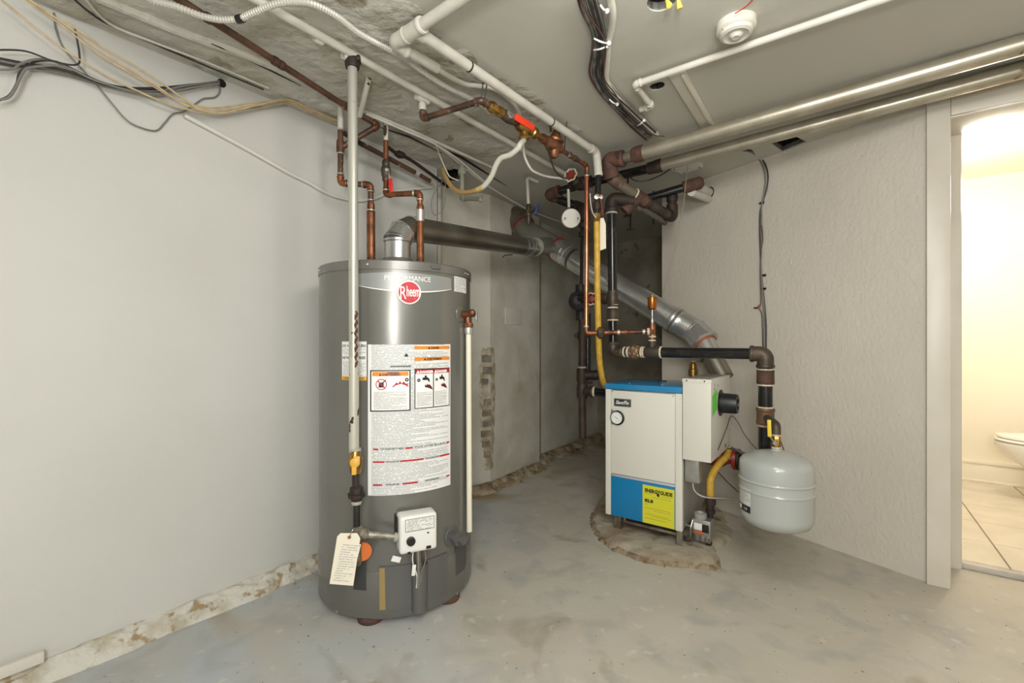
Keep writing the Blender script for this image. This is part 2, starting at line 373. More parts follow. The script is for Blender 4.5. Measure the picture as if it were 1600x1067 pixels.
# door wall and frame, in its own frame: x along the wall, y into the bathroom
D0 = Vector((1.842, 2.027, 0)); DM = frame(D0, V, z=Zv)
b = BM(); box(b, DM, (0.86, 0.0, 0), (2.2, 0.29, H)); struct('wall_door_side', b, m_wallR)
b = BM(); box(b, DM, (0.0, 0.0, 2.05), (0.86, 0.29, H)); struct('wall_over_door', b, m_trim)
b = BM(); box(b, DM, (0.001, 0.0, 0), (0.06, 0.30, 2.05)); struct('wall_door_stub', b, m_trim)
dr = BM(); box(dr, DM, (-0.004, -0.018, 0.0), (0.074, 0.001, 2.13), 0.004); door = struct('door_1', dr, m_trim)
for nm, lo, hi in (('header_trim', (0.0745, -0.018, 2.045), (0.95, 0.001, 2.132)), ('door_jamb', (0.06, 0.0, 0), (0.0745, 0.25, 2.05)), ('door_stop', (0.0745, 0.245, 0.0), (0.145, 0.30, 2.05)),
                   ('door_stop', (0.145, 0.262, 0.0), (0.150, 0.30, 2.05)), ('header_jamb', (0.0745, 0.0, 2.04), (0.86, 0.26, 2.052))):
    b = BM(); box(b, DM, lo, hi, 0.003); struct(nm, b, m_trim, door)
b = BM(); box(b, DM, (0.06, 0.268, 0), (0.88, 0.318, 0.028), 0.006); struct('threshold', b, mat('threshold_marble', (196, 190, 180), 0.3, c2=(150, 146, 140), scale=9), door)
for i, (hz, hy) in enumerate(((1.28, 0), (1.48, 0))):
    b = BM(); box(b, DM, (0.0725, 0.232, hz), (0.078, 0.246, hz+0.07), 0.001); struct('hinge_plate', b, m_trim, door)
# bathroom
BH = 2.31
b = BM(); box(b, DM, (0.06, 0.30, BH), (2.3, 2.3, BH+0.05)); struct('ceiling_bathroom', b, m_bath)
b = BM(); box(b, DM, (0.0, 0.30, 0), (0.06, 2.25, BH)); struct('wall_bathroom_left', b, m_bath)
b = BM(); box(b, DM, (0.0, 2.147, 0), (2.3, 2.25, BH)); struct('wall_bathroom_back', b, m_bath)
b = BM(); box(b, DM, (2.2, 0.30, 0), (2.3, 2.2, BH)); struct('wall_bathroom_right', b, m_bath)
b = BM(); box(b, DM, (0.0, 0.27, H), (2.3, 0.32, BH)); box(b, DM, (0.88, 0.29, 0), (2.3, 0.32, BH)); struct('wall_bathroom_front', b, m_bath)
b = BM(); box(b, DM, (0.06, 0.30, 0.001), (2.2, 2.147, 0.006)); fb = struct('floor_bathroom', b, m_grout)
for i in range(-1, 6):
    for j in range(-1, 5):
        x0, x1 = 0.328+0.37*i, 0.328+0.37*(i+1); y0, y1 = 0.688+0.37*j, 0.688+0.37*(j+1)
        x0 = max(x0, 0.06); x1 = min(x1, 2.2); y0 = max(y0, 0.319); y1 = min(y1, 2.147)
        if x1-x0 < 0.02 or y1-y0 < 0.02: continue
        b = BM(); box(b, DM, (x0+0.003, y0+0.003, 0.004), (x1-0.003, y1-0.003, 0.013), 0.0015, 1); struct('tile', b, m_tile, fb)
b = BM()
for lo, hi in (((0.06, 2.128, 0.013), (2.2, 2.147, 0.15)), ((0.06, 2.12, 0.15), (2.2, 2.147, 0.175)), ((0.06, 2.122, 0.013), (2.2, 2.13, 0.03))): box(b, DM, lo, hi, 0.003)
struct('baseboard_bathroom', b, m_bath)
# trims in the main room
b = BM(); pts = spline(PZL([(150, -6), (250, 36), (314, 61), (380, 84), (443, 110), (480, 128)], 2.134), 6); sweep(b, pts, 0.017, 10); struct('trim_1', b, m_rough)
HOLE = (PZ(706, 271, H)).xy
def lstrip(a, c):
    s = -2.4+a*3.25; wd = 0.02+c*(0.62+0.42*max(0, min(1, (s+1.4)/1.2))); p = LW0+LWd*s+LWn*wd; n = noise.fractal(Vector((p.x*4, p.y*4, 3)), 1, 2, 5)
    if (p.xy-HOLE).length < 0.085: return Vector((p.x, p.y, H+0.012))
    e = min(1, (1-c)*4, 1)
    return Vector((p.x, p.y, H+0.004-(0.007+0.009*n)*e-(0.0 if e > 0.3 else -0.004)))
b = BM(); grid(b, lstrip, 180, 56); struct('trim_2', b, m_rough)
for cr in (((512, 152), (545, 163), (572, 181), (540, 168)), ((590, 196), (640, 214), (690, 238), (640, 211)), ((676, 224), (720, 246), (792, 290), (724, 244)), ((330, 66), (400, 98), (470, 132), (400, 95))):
    b = BM(); prism(b, ID, [PZ(x, y, 2.126).xy for x, y in cr], 2.1195, 2.1225); struct('dark_sliver', b, m_hole, ceil)  # thin dark slivers laid just under the ceiling beside the pipes
# curbs of plaster and mortar along the wall feet
def curb(name, poly, nrm, w_, h_, m, rough=0.012, step=0.03, seed=0, wfun=None):
    pts = resample([Vector(p) for p in poly], step); pts.append(Vector(poly[-1])); b = BM(); prev = None
    for i, p in enumerate(pts):
        row = []
        for k in range(9):
            t = k/8; q = Vector((p.x*13+seed, p.y*13, k*0.5)); nn = noise.fractal(q, 1, 2, 4)
            wl_ = w_*(1+0.35*noise.noise(Vector((p.x*5, p.y*5, seed)))); zz = h_*(1-0.25*t if t < 0.3 else 0.92*(1-((t-0.3)/0.7)**1.3))+rough*nn*(1 if k else 0.3)
            pp = p+nrm*(wl_*t+0.3*rough*nn); row.append(b.verts.new((pp.x, pp.y, max(zz, -0.004) if k < 8 else -0.005)))
        if prev:
            for k in range(8): b.faces.new((prev[k], prev[k+1], row[k+1], row[k]))
        prev = row
    return struct(name, b, m, angle=60)
curb('baseboard_left', [LW0-LWd*4.5, W1], LWn, 0.066, 0.058, m_curb, 0.016, step=0.018)
curb('baseboard_chimney', [W1b-Vector((0, 0.1, 0)), W2], Vector((0.52, -0.86, 0)).normalized(), 0.11, 0.05, m_rub, 0.02, seed=4)
curb('baseboard_chimney_side', [W2-Vector((0.03, 0.05, 0)), W3+Vector((0.02, 0.03, 0))], Vector((0.83, -0.55, 0)).normalized(), 0.10, 0.045, m_rub, 0.022, seed=7)
curb('baseboard_alcove', [W4-Vector((0.02, 0.04, 0)), W5], Vector((0.8, -0.6, 0)).normalized(), 0.11, 0.06, m_rub, 0.025, seed=9)
b = BM(); a0 = WL(-40, 1068, 0.03); a1 = WL(68, 1034, 0.03); M = frame(a0, a1-a0, z=Zv); box(b, M, (-0.5, -0.008, -0.015), ((a1-a0).length, 0.008, 0.02), 0.003); struct('trim_3', b, m_trim)
# board strip on the ceiling, boxed
c4 = [PZ(x, y, 2.125) for x, y in ((1045, 121), (1070, 113), (1122, 188), (1093, 197))]
M = frame(c4[0], c4[3]-c4[0], z=Zv); L_ = (c4[3]-c4[0]).length; wd = (M.inverted() @ c4[1]).y; q = 1 if wd > 0 else -1; wd = abs(wd)
b = BM(); box(b, M, (0, min(0, q*wd), 0), (L_+0.15, max(0, q*wd), 0.014), 0.002); tb = struct('trim_4', b, m_trim)
b = BM(); y0, y1 = sorted((q*wd*0.78, q*wd)); box(b, M, (0, y0, -0.014), (L_+0.15, y1, 0.002), 0.002); struct('batten', b, m_trim, tb)
# loose square cover plastered on the chimney side, and exposed bricks at its corner
CM = frame(W2, W3-W2, z=Zv); cs = (CM.to_3x3() @ Vector((0, 1, 0))).dot(Vector((0.83, -0.55, 0))); cs = -1 if cs < 0 else 1
b = BM()
p1 = CM.inverted() @ onplane(789, 480, W2, Vector((W3.y-W2.y, -(W3.x-W2.x), 0)).normalized(), 0); p2 = CM.inverted() @ onplane(815, 508, W2, Vector((W3.y-W2.y, -(W3.x-W2.x), 0)).normalized(), 0)
box(b, CM, (p1.x, -0.006, p2.z), (p2.x, 0.002, p1.z), 0.003); struct('cover_plate', b, m_chim, chim2)
rn = random.Random(5); brM = frame(W2, W2-W1b, z=Zv)
b = BM()
def patch(u, v):
    z = 0.13+v*0.90; wl_ = 0.68+0.42*math.sin(v*3.0-0.5)+0.35*noise.noise(Vector((v*14, 0, 0)))
    x = -0.085*wl_+u*(0.085+0.06)*wl_; base = Vector((W2.x, W2.y, z))
    d = (W2-W1b).normalized() if x < 0 else (W3-W2).normalized(); n_ = Vector((d.y, -d.x, 0))
    e = math.sin(PI*u)**0.3*math.sin(PI*v)**0.2 if 0 < u < 1 and 0 < v < 1 else 0
    return base+d*x+Vector((0.68, -0.73, 0))*(0.005*e+0.003*noise.noise(Vector((u*9, v*40, 2)))-0.001)
grid(b, patch, 14, 90); struct('exposed_mortar', b, mat('exposed_mortar', (196, 188, 168), 0.9, c2=(156, 144, 120), scale=16, lo=0.4, hi=0.6, bump=1, bscale=50, bdist=0.01), chim)
for py, sx, mm in ((560, 1.0, m_brick), (578, 0.9, m_brick), (596, 0.8, m_brick), (628, 0.9, m_brick2), (645, 1, m_brick2), (661, 1, m_brick), (677, 1.05, m_brick2), (693, 1.0, m_brick2), (709, 0.8, m_brick2)):
    z = CH-(py-533.5)/F*3.33; t = BM(); M = frame(Vector((W2.x-0.026+rn.uniform(-0.010, 0.010), W2.y-0.017, z)), Vector((0.80, 0.6, 0))) @ Matrix.Rotation(rn.uniform(-0.05, 0.05), 4, 'Y')
    box(t, M, (-0.040*sx*rn.uniform(0.7, 1.1), -0.010, -0.024), (0.038*sx, 0.03, 0.024), 0.008, 2)
    for v in t.verts: v.co += Vector((1, 1, 1))*0.003*noise.noise(v.co*60)
    struct('brick', t, mm, chim, angle=50)
# broken concrete pad
outl = [(940, 780), (932, 797), (927, 817), (944, 846), (984, 868), (1030, 881), (1070, 884), (1096, 887), (1117, 888), (1122, 876), (1112, 862), (1130, 852), (1144, 838), (1136, 818), (1128, 800), (1110, 786), (1080, 770), (1010, 756), (960, 762)]
op = spline([P(x, y, F*CH/(y-533.5)) for x, y in outl]+[P(940, 780, F*CH/246.5)], 10)[:-1]
cx = sum((p for p in op), Vector((0, 0, 0)))/len(op); b = BM(); rings = []
for s_, z_ in ((1.05, -0.008), (1.01, 0.004), (0.985, 0.02), (0.955, 0.028), (0.93, 0.033), (0.86, 0.035), (0.7, 0.035), (0.4, 0.035)):
    rr = []
    for i, p in enumerate(op):
        low = max(0.0, min(1.0, (p.x-1.0)/0.25)); j = noise.fractal(Vector((p.x*16, p.y*16, 1)), 1, 2, 5); q_ = cx+(p-cx)*(s_+0.035*j*(1 if s_ > 0.9 else 0.3))
        zn = 0.007*noise.fractal(Vector((q_.x*22, q_.y*22, 5)), 1, 2, 5)
        rr.append(b.verts.new((q_.x, q_.y, (z_*(1-0.75*low*min(1, s_))+zn) if z_ > 0 else z_)))
    rings.append(rr)
for a_, c_ in zip(rings, rings[1:]):
    for k in range(len(a_)): j = (k+1) % len(a_); b.faces.new((a_[k], a_[j], c_[j], c_[k]))
b.faces.new(rings[-1]); struct('trim_5', b, m_pad, angle=60)
b = BM(); prev = None                       # darker broken mortar bed showing along the torn front edge
for i in range(int(len(op)*0.05), int(len(op)*0.55)):
    p = op[i]; row = []
    for k, (s_, z_) in enumerate(((1.055, -0.004), (1.035, 0.004), (1.015, 0.012), (0.995, 0.018), (0.98, 0.014))):
        j = noise.fractal(Vector((p.x*25, p.y*25, 9+k)), 1, 2, 5); q_ = cx+(p-cx)*(s_+0.025*j); row.append(b.verts.new((q_.x, q_.y, z_+0.008*j*(1 if k else 0))))
    if prev:
        for k in range(4): b.faces.new((prev[k], prev[k+1], row[k+1], row[k]))
    prev = row
struct('broken_edge', b, mat('broken_edge_mortar', (156, 142, 118), 0.95, c2=(118, 98, 74), scale=22, bump=1, bscale=60, c3=(170, 158, 132), s3=11, lo3=0.56, hi3=0.64, bdist=0.01), bpy.data.objects['trim_5'], angle=70)
b = BM(); rn = random.Random(8)
for k in range(150):
    if k < 90: p = op[rn.randrange(10, 62) % len(op)]; q_ = cx+(p-cx)*rn.uniform(0.97, 1.06)
    else: s_ = rn.uniform(-0.2, 0.65); q_ = LW0+LWd*s_+LWn*rn.uniform(0.05, 0.16)
    r_ = rn.uniform(0.002, 0.0065); t = bmesh.new(); bmesh.ops.create_icosphere(t, subdivisions=1, radius=r_)
    for v in t.verts: v.co *= rn.uniform(0.6, 1.2); 
    join(b, t, Matrix.Translation((q_.x, q_.y, r_*0.5)))
o = solo('rubble', 'small concrete crumbs lying on the floor by the broken pad and the left curb', 'rubble', b, m_rub); o['kind'] = 'stuff'
# ------------------------------------------------------------------ object materials
m_tank = mat('grey_enamel_jacket', (118, 117, 111), 0.27, 0.35, c2=(112, 111, 105), scale=2, lo=0.4, hi=0.6, coat=0.2)
m_tankd = mat('dark_grey_enamel', (98, 98, 95), 0.4, 0.2)
m_galv = mat('galvanised_sheet', (214, 215, 214), 0.24, 0.85, c2=(150, 150, 146), scale=3, lo=0.4, hi=0.65, r2=0.36, stretch=(1, 1, 0.5), bump=0.05, bscale=8)
m_galvd = mat('weathered_sheet', (158, 154, 144), 0.34, 0.9, c2=(116, 110, 98), scale=3.2, lo=0.4, hi=0.65, r2=0.45, bump=0.05, bscale=10)
m_cu = mat('aged_copper', (150, 98, 68), 0.42, 0.75, c2=(96, 64, 48), scale=16, lo=0.42, hi=0.62, r2=0.55)
m_cub = mat('bright_copper', (214, 138, 104), 0.25, 0.95, c2=(176, 104, 72), scale=10, lo=0.4, hi=0.6)
m_cud = mat('dull_brown_copper', (112, 80, 64), 0.5, 0.45, c2=(78, 60, 50), scale=14, lo=0.4, hi=0.6, c3=(170, 160, 142), s3=22, lo3=0.63, hi3=0.68)
m_sol = mat('solder', (196, 192, 182), 0.4, 0.7)
m_blk = mat('black_iron_pipe', (34, 33, 33), 0.22, 0.35, c2=(48, 45, 42), scale=18, lo=0.45, hi=0.65, coat=0.15)
m_iron = mat('cast_iron_fitting', (92, 80, 66), 0.5, 0.5, c2=(70, 62, 54), scale=20, lo=0.4, hi=0.6, bump=0.2, bscale=120)
m_rust = mat('rusty_fitting', (94, 66, 54), 0.75, 0.15, c2=(68, 50, 44), scale=16, lo=0.4, hi=0.6, bump=0.5, bscale=90, c3=(116, 78, 58), s3=12)
m_rustp = mat('brown_iron_pipe', (72, 56, 46), 0.6, 0.3, c2=(52, 44, 40), scale=12, lo=0.4, hi=0.6)
m_darkf = mat('dark_cast_iron', (44, 38, 34), 0.6, 0.3, c2=(62, 48, 38), scale=16, lo=0.4, hi=0.6, bump=0.3, bscale=100)
m_seal = mat('thread_compound', (214, 204, 184), 0.7, c2=(196, 180, 150), scale=60)
m_brass = mat('brass', (176, 140, 76), 0.32, 0.9, c2=(132, 100, 54), scale=24, lo=0.4, hi=0.6)
m_bronze = mat('bronze_casting', (156, 108, 78), 0.45, 0.8, c2=(120, 82, 60), scale=20, lo=0.4, hi=0.6)
m_silver = mat('silver_painted_pipe', (186, 180, 164), 0.3, 0.65, c2=(168, 160, 142), scale=8, lo=0.4, hi=0.6, c3=(120, 106, 84), s3=14, lo3=0.68, hi3=0.72, r2=0.4, bump=0.1, bscale=50)
m_wp = mat('white_painted_pipe', (206, 203, 192), 0.5, c2=(196, 192, 180), scale=12, lo=0.4, hi=0.6, bump=0.2, bscale=60)
m_wpc = mat('chipped_white_pipe', (200, 198, 186), 0.45, c2=(70, 52, 42), scale=22, lo=0.655, hi=0.665, stretch=(1, 1, 0.5))
m_cream = mat('cream_plastic_pipe', (226, 220, 200), 0.4)
m_conduit = mat('painted_gas_pipe', (176, 175, 164), 0.35, 0.35, c2=(120, 98, 74), scale=22, lo=0.68, hi=0.71)
m_white = mat('white_plastic', (226, 226, 220), 0.35)
m_black = mat('black_plastic', (26, 26, 27), 0.4)
m_red = mat('red_plastic', (206, 40, 26), 0.4)
m_orr = mat('orange_red_handle', (232, 62, 28), 0.45)
m_yel = mat('yellow_coated_hose', (206, 166, 60), 0.45, c2=(190, 148, 48), scale=30, lo=0.4, hi=0.6)
m_yelv = mat('yellow_valve_handle', (216, 166, 66), 0.4)
m_steel = mat('steel', (170, 168, 162), 0.3, 0.9)
m_screw = mat('zinc_screw', (200, 200, 196), 0.25, 0.9)
m_paper = mat('cream_paper', (228, 220, 200), 0.8)
m_redseal = mat('red_sealant', (150, 34, 28), 0.6)
m_greycab = mat('grey_cable', (120, 118, 112), 0.5)
m_dkcab = mat('black_cable', (48, 46, 46), 0.5)
m_beige = mat('beige_cable', (198, 178, 140), 0.5, c2=(182, 160, 122), scale=30)
m_whcab = mat('white_cable', (214, 212, 202), 0.45)
m_brcab = mat('brown_wire', (86, 56, 44), 0.5)
m_arm = mat('metal_armoured_cable', (150, 150, 150), 0.35, 0.8, c2=(96, 94, 90), scale=14, lo=0.4, hi=0.6)
m_armw = mat('painted_flex_conduit', (198, 196, 186), 0.4, 0.2)
p_red = mat('print_red', (188, 24, 40), 0.4); p_or = mat('print_orange', (226, 138, 44), 0.4); p_blk = mat('print_black', (30, 30, 32), 0.4)
p_white = mat('print_white', (236, 236, 232), 0.4); p_grey = mat('print_grey', (150, 152, 150), 0.35, 0.3); p_yor = mat('print_amber', (226, 168, 60), 0.4)
# ================================================================== WATER HEATER
HCx = Vector((-0.512, 2.045, 0)); HR = 0.324; HT = 1.379
def HS(px, py):
    d = Vector(((px-800)/F, 1, -(py-533.5)/F)); a = d.x**2+d.y**2; bq = -(d.x*HCx.x+d.y*HCx.y); c = HCx.x**2+HCx.y**2-HR**2
    D = bq*bq-a*c; t = (-bq-math.sqrt(max(D, 0)))/a; q = d*t
    return math.atan2(q.x-HCx.x, -(q.y-HCx.y)), CH+q.z
def HP(th, z, r=HR): return Vector((HCx.x+r*math.sin(th), HCx.y-r*math.cos(th), z))
def HN(th): return Vector((math.sin(th), -math.cos(th), 0))
def hpatch(bm, th0, th1, z0, z1, dr, nu=16, nv=2, uv=True, zf=None):
    grid(bm, (lambda u, v: HP(th0+(th1-th0)*u, z0+(z1-z0)*v, HR+dr)) if not zf else (lambda u, v: HP(th0+(th1-th0)*u, zf(u, v), HR+dr)), nu, nv, uv)
T = Thing('water_heater', 'tall grey cylindrical gas water heater covered in warning labels, beside the left wall', 'water heater', (HCx.x, HCx.y, 0))
b = BM(); lathe(b, HCx, Zv, [(0.195, HR-0.01), (0.2, HR), (HT-0.035, HR), (HT-0.03, HR-0.005)], 96); T.part('jacket', b, m_tank)
b = BM(); lathe(b, HCx, Zv, [(0.022, HR-0.03), (0.022, HR-0.002), (0.03, HR+0.003), (0.196, HR+0.003), (0.201, HR)], 96); base = T.part('base_skirt', b, m_tank)
b = BM(); lathe(b, HCx, Zv, [(HT-0.036, HR), (HT-0.036, HR+0.004), (HT-0.004, HR+0.004), (HT, HR), (HT+0.002, HR-0.02), (HT-0.004, HR-0.03), (HT-0.006, 0)], 96); cap = T.part('top_cap', b, m_tank)
for px in (574, 742-12, 500, 726):
    th, _ = HS(px, 420); b = BM(); lathe(b, HP(th, HT-0.018, HR+0.003), HN(th), [(0, 0.005), (0.003, 0.005), (0.005, 0)], 12); T.part('screw', b, m_screw, cap)
th, _ = HS(680, 418); b = BM(); M = frame(HP(th, HT-0.019, HR+0.003), Vector((math.cos(th), math.sin(th), 0)), z=Zv); box(b, M, (-0.02, -0.006, -0.006), (0.02, 0, 0.006), 0.004); T.part('lifting_slot', b, m_tankd, cap)
# feet
for k, th in enumerate((-0.12, 1.05, 2.4, -1.6)):
    b = BM(); q = HP(th, 0, HR-0.045); lathe(b, q, Zv, [(0, 0.05), (0.012, 0.052), (0.024, 0.04)], 24); T.part('foot', b, m_rust)
# banner with lettering and round badge
thb0, _ = HS(559, 430); thb1, _ = HS(705, 430); zt = HS(636, 426)[1]; zb = HS(636, 454)[1]
def bz(u, v):
    s = 1-(2*u-1)**2; zmid = zt-0.012; lo_ = zb+0.02*(1-s); hi_ = zt-0.006*(1-s)*1.0
    return lo_+(hi_-lo_)*v
b = BM(); hpatch(b, thb0, thb1, 0, 0, 0.0008, 28, 3, True, bz); ban = T.part('banner', b, p_grey, label='pale grey lens-shaped banner with lettering')
b = BM(); grid(b, lambda u, v: HP(thb0+(thb1-thb0)*u, bz(u, 0)-0.001-0.004*v*(1-(2*u-1)**2)-0.0015*v, HR+0.0012), 28, 1); T.part('banner_edge', b, p_white, ban)
th0, z0 = HS(600, 437); th1, _ = HS(672, 437)
b = BM(); text(b, 'PERFORMANCE', 0.027, lambda x, y: HP(th0+x/HR, z0-0.001+y, HR+0.0016), width=(th1-th0)*HR, weight=0.0); T.part('lettering', b, p_white, ban)
thc, zc = HS(639, 457); 
def disc(bm, th, z, r, dr, n=40, r0=0): 
    vs = [bm.verts.new(HP(th+r*math.cos(2*PI*k/n)/HR, z+r*math.sin(2*PI*k/n), HR+dr)) for k in range(n)]
    if r0:
        ws = [bm.verts.new(HP(th+r0*math.cos(2*PI*k/n)/HR, z+r0*math.sin(2*PI*k/n), HR+dr)) for k in range(n)]
        for k in range(n): bm.faces.new((vs[k], vs[(k+1) % n], ws[(k+1) % n], ws[k]))
    else: bm.faces.new(vs)
b = BM(); lathe(b, HP(thc, zc, HR-0.001), HN(thc), [(0, 0.0455), (0.006, 0.0455), (0.008, 0.043), (0.008, 0)], 48); bad = T.part('badge', b, p_white, label='round red badge with white script')
bM = frame(HP(thc, zc, HR+0.0072), Vector((math.cos(thc), math.sin(thc), 0)), z=HN(thc)) @ Matrix.Rotation(0, 4, 'Z')
ux = Vector((math.cos(thc), math.sin(thc), 0))
def BP(x, y, d=0): return HP(thc, zc, HR+0.008+d)+ux*x+Zv*y
b = BM(); vs = [b.verts.new(BP(0.040*math.cos(2*PI*k/40), 0.040*math.sin(2*PI*k/40), 0.0006)) for k in range(40)]; b.faces.new(vs); T.part('badge_face', b, p_red, bad)
b = BM(); text(b, 'heem', 0.056, lambda x, y: BP(-0.011+x, -0.015+y, 0.0014), width=0.048, weight=0.0008); text(b, 'R', 0.07, lambda x, y: BP(-0.037+x*0.62, -0.026+y, 0.0014)); text(b, '.', 0.02, lambda x, y: BP(0.018+x, -0.024+y, 0.0014)); T.part('script', b, p_white, bad)
# small sticker near the top right
ta, zt = HS(709.5, 431); tb_, zb = HS(728, 459)
b = BM(); hpatch(b, ta, tb_, zb, zt, 0.0008, 6, 1); T.part('sticker', b, mat_print('sticker_print', (226, 226, 220), (120, 120, 118), 11, 14, 0.42, 0.6, 0.6), label='white two-column sticker below the rim')
# left sticker
ta, zt = HS(534.5, 538); tb_, zb = HS(573, 594); zt = 1.07; zb = HS(553, 594)[1]; 
b = BM(); hpatch(b, ta, tb_, zb, zt, 0.0006, 8, 1); s1 = T.part('sticker', b, mat_print('return_notice', (226, 226, 222), (110, 110, 112), 24, 16, 0.4, 0.5, 0.5), label='white sticker with amber foot, partly behind gas pipe')
tw = (tb_-ta)*HR
for s_, yy, fz in (('DO NOT RETURN', 0.088, 0.012), ('NE PAS RETOURNER', 0.395, 0.012)):
    b = BM(); hh = zt-(zt-zb)*(yy+0.06); text(b, s_, 0.013, lambda x, y: HP(ta+(x+0.003)/HR, hh+y*1.2, HR+0.0014), width=tw-0.007, weight=0.0003); T.part('lettering', b, p_blk, s1)
    b = BM(); hpatch(b, ta+0.006, tb_-0.006, hh-0.006, hh+0.017, 0.0010, 6, 1, False); T.part('lettering_band', b, p_white, s1)
b = BM(); hpatch(b, ta, tb_, zb, zb+0.014, 0.0010, 6, 1, False); T.part('amber_strip', b, p_yor, s1)
b = BM(); text(b, 'LIRE LE GUIDE', 0.012, lambda x, y: HP(ta+(x+0.008)/HR, zb+0.003+y, HR+0.0014), width=tw-0.02); T.part('lettering', b, p_blk, s1)
# main label
LA, LT = HS(575, 537.5); LB, _ = HS(703.5, 537.5); LT = HS(640, 538)[1]; LBz = HS(640, 771)[1]; LW = (LB-LA)*HR; LH = LT-LBz
def lth(px): return (HS(px, 600)[0]-LA)/(LB-LA)
def LP(u, v, d=0.0012): return HP(LA+(LB-LA)*u, LT-LH*v, HR+d)
def lrect(bm, u0, u1, v0, v1, d, nu=8): grid(bm, lambda u, v: LP(u0+(u1-u0)*u, v0+(v1-v0)*v, d), nu, 1, True)
def lpoly(bm, pts, d): bm.faces.new([bm.verts.new(LP(p[0], p[1], d)) for p in pts])
m_pr = mat_print('instruction_print', (226, 227, 224), (110, 112, 114), 100, 60, 0.4, 0.5, 0.6); m_pr2 = mat_print('warning_print', (230, 230, 226), (90, 90, 92), 16, 26, 0.4, 0.5, 0.55)
b = BM(); lrect(b, 0, 1, 0, 1, 0.0008, 24); lab = T.part('label_sheet', b, m_pr, label='large white sheet of printed safety instructions')
lp = lambda nm, f, m: (lambda bb: (f(bb), T.part(nm, bb, m, lab)))(BM())
uL0, uL1, uR0, uR1, uM = lth(578.5), lth(641.5), lth(647.5), lth(702), lth(677)
lp('orange_bar', lambda q: lrect(q, uR0, uR1, 0.012, 0.034, 0.0012), p_or); lp('orange_bar', lambda q: lrect(q, uR0, uR1, 0.087, 0.11, 0.0012), p_or)
def ltext(s, u, v, size, width, m, d=0.0017, wt=0.0004): lp('lettering', lambda q: text(q, s, size, lambda x, y: HP(LA+(LB-LA)*u+x/HR, LT-LH*v+y, HR+d), width=width, weight=wt), m)
ltext('▲ DANGER', uR0+0.16, 0.032, 0.012, LW*0.15, p_blk); ltext('▲ AVERTISSEMENT', uR0+0.11, 0.108, 0.012, LW*0.24, p_blk)
def frame_rect(q, u0, u1, v0, v1, w_, d):
    h_ = w_*LW/LH
    for a in ((u0, u1, v0, v0+h_), (u0, u1, v1-h_, v1), (u0, u0+w_, v0, v1), (u1-w_, u1, v0, v1)): lrect(q, *a, d)
lp('warning_panel', lambda q: lrect(q, uL0, uL1, 0.17, 0.445, 0.0011), p_white); lp('panel_frame', lambda q: frame_rect(q, uL0, uL1, 0.17, 0.445, 0.014, 0.0015), p_blk)
lp('orange_bar', lambda q: lrect(q, uL0+0.025, uL1-0.025, 0.182, 0.21, 0.0015), p_or)
ltext('WARNING', uL0+0.19, 0.194, 0.010, LW*0.13, p_blk, 0.002); ltext('▲ AVERTISSEMENT', uL0+0.10, 0.207, 0.010, LW*0.24, p_blk, 0.002)
lp('fine_print', lambda q: lrect(q, uL0+0.025, uL1-0.025, 0.315, 0.432, 0.0013), m_pr2)
cu_, cv_ = uL0+0.125, 0.265; asp = LW/LH
def ringp(q, u, v, r, r0, d, n=28):
    for k in range(n):
        a0, a1 = 2*PI*k/n, 2*PI*(k+1)/n
        lpoly(q, [(u+r*math.cos(a0), v+r*asp*math.sin(a0)), (u+r*math.cos(a1), v+r*asp*math.sin(a1)), (u+r0*math.cos(a1), v+r0*asp*math.sin(a1)), (u+r0*math.cos(a0), v+r0*asp*math.sin(a0))], d)
lp('fuel_can_mark', lambda q: (lpoly(q, [(cu_-.025, .252), (cu_+.025, .252), (cu_+.03, .285), (cu_-.03, .285)], .0016), lpoly(q, [(cu_+.01, .252), (cu_+.05, .232), (cu_+.055, .238), (cu_+.022, .256)], .0016)), p_blk)
lp('prohibition_mark', lambda q: (ringp(q, cu_, cv_, .062, .053, .0019), lpoly(q, [(cu_-.045, cv_-.045*asp+.004), (cu_-.04, cv_-.045*asp-.003), (cu_+.045, cv_+.045*asp-.004), (cu_+.04, cv_+.045*asp+.003)], .0019)), p_red)
fu = uL0+0.24
lp('flame_mark', lambda q: lpoly(q, [(fu, .283), (fu+.03, .268), (fu+.05, .252), (fu+.07, .262), (fu+.09, .243), (fu+.11, .262), (fu+.13, .246), (fu+.15, .262), (fu+.19, .262), (fu+.17, .272), (fu+.19, .282)], .0016), p_red)
lp('burst_mark', lambda q: ringp(q, fu+.165, .236, .022, .008, .0017, 9), p_blk)
lp('danger_panel', lambda q: lrect(q, uR0, uR1, 0.165, 0.435, 0.0011), p_white); lp('panel_frame', lambda q: (frame_rect(q, uR0, uR1, 0.165, 0.435, 0.010, 0.0015), lrect(q, uM-.006, uM+.006, 0.17, 0.43, 0.0015, 2)), p_blk)
lp('red_bar', lambda q: lrect(q, uR0+.006, uR1-.006, 0.169, 0.20, 0.0013), p_red)
ltext('▲DANGER', uR0+0.02, 0.195, 0.013, LW*0.215, p_white, 0.0019, .0008); ltext('▲DANGER', uM+0.012, 0.195, 0.013, LW*0.185, p_white, 0.0019, .0008)
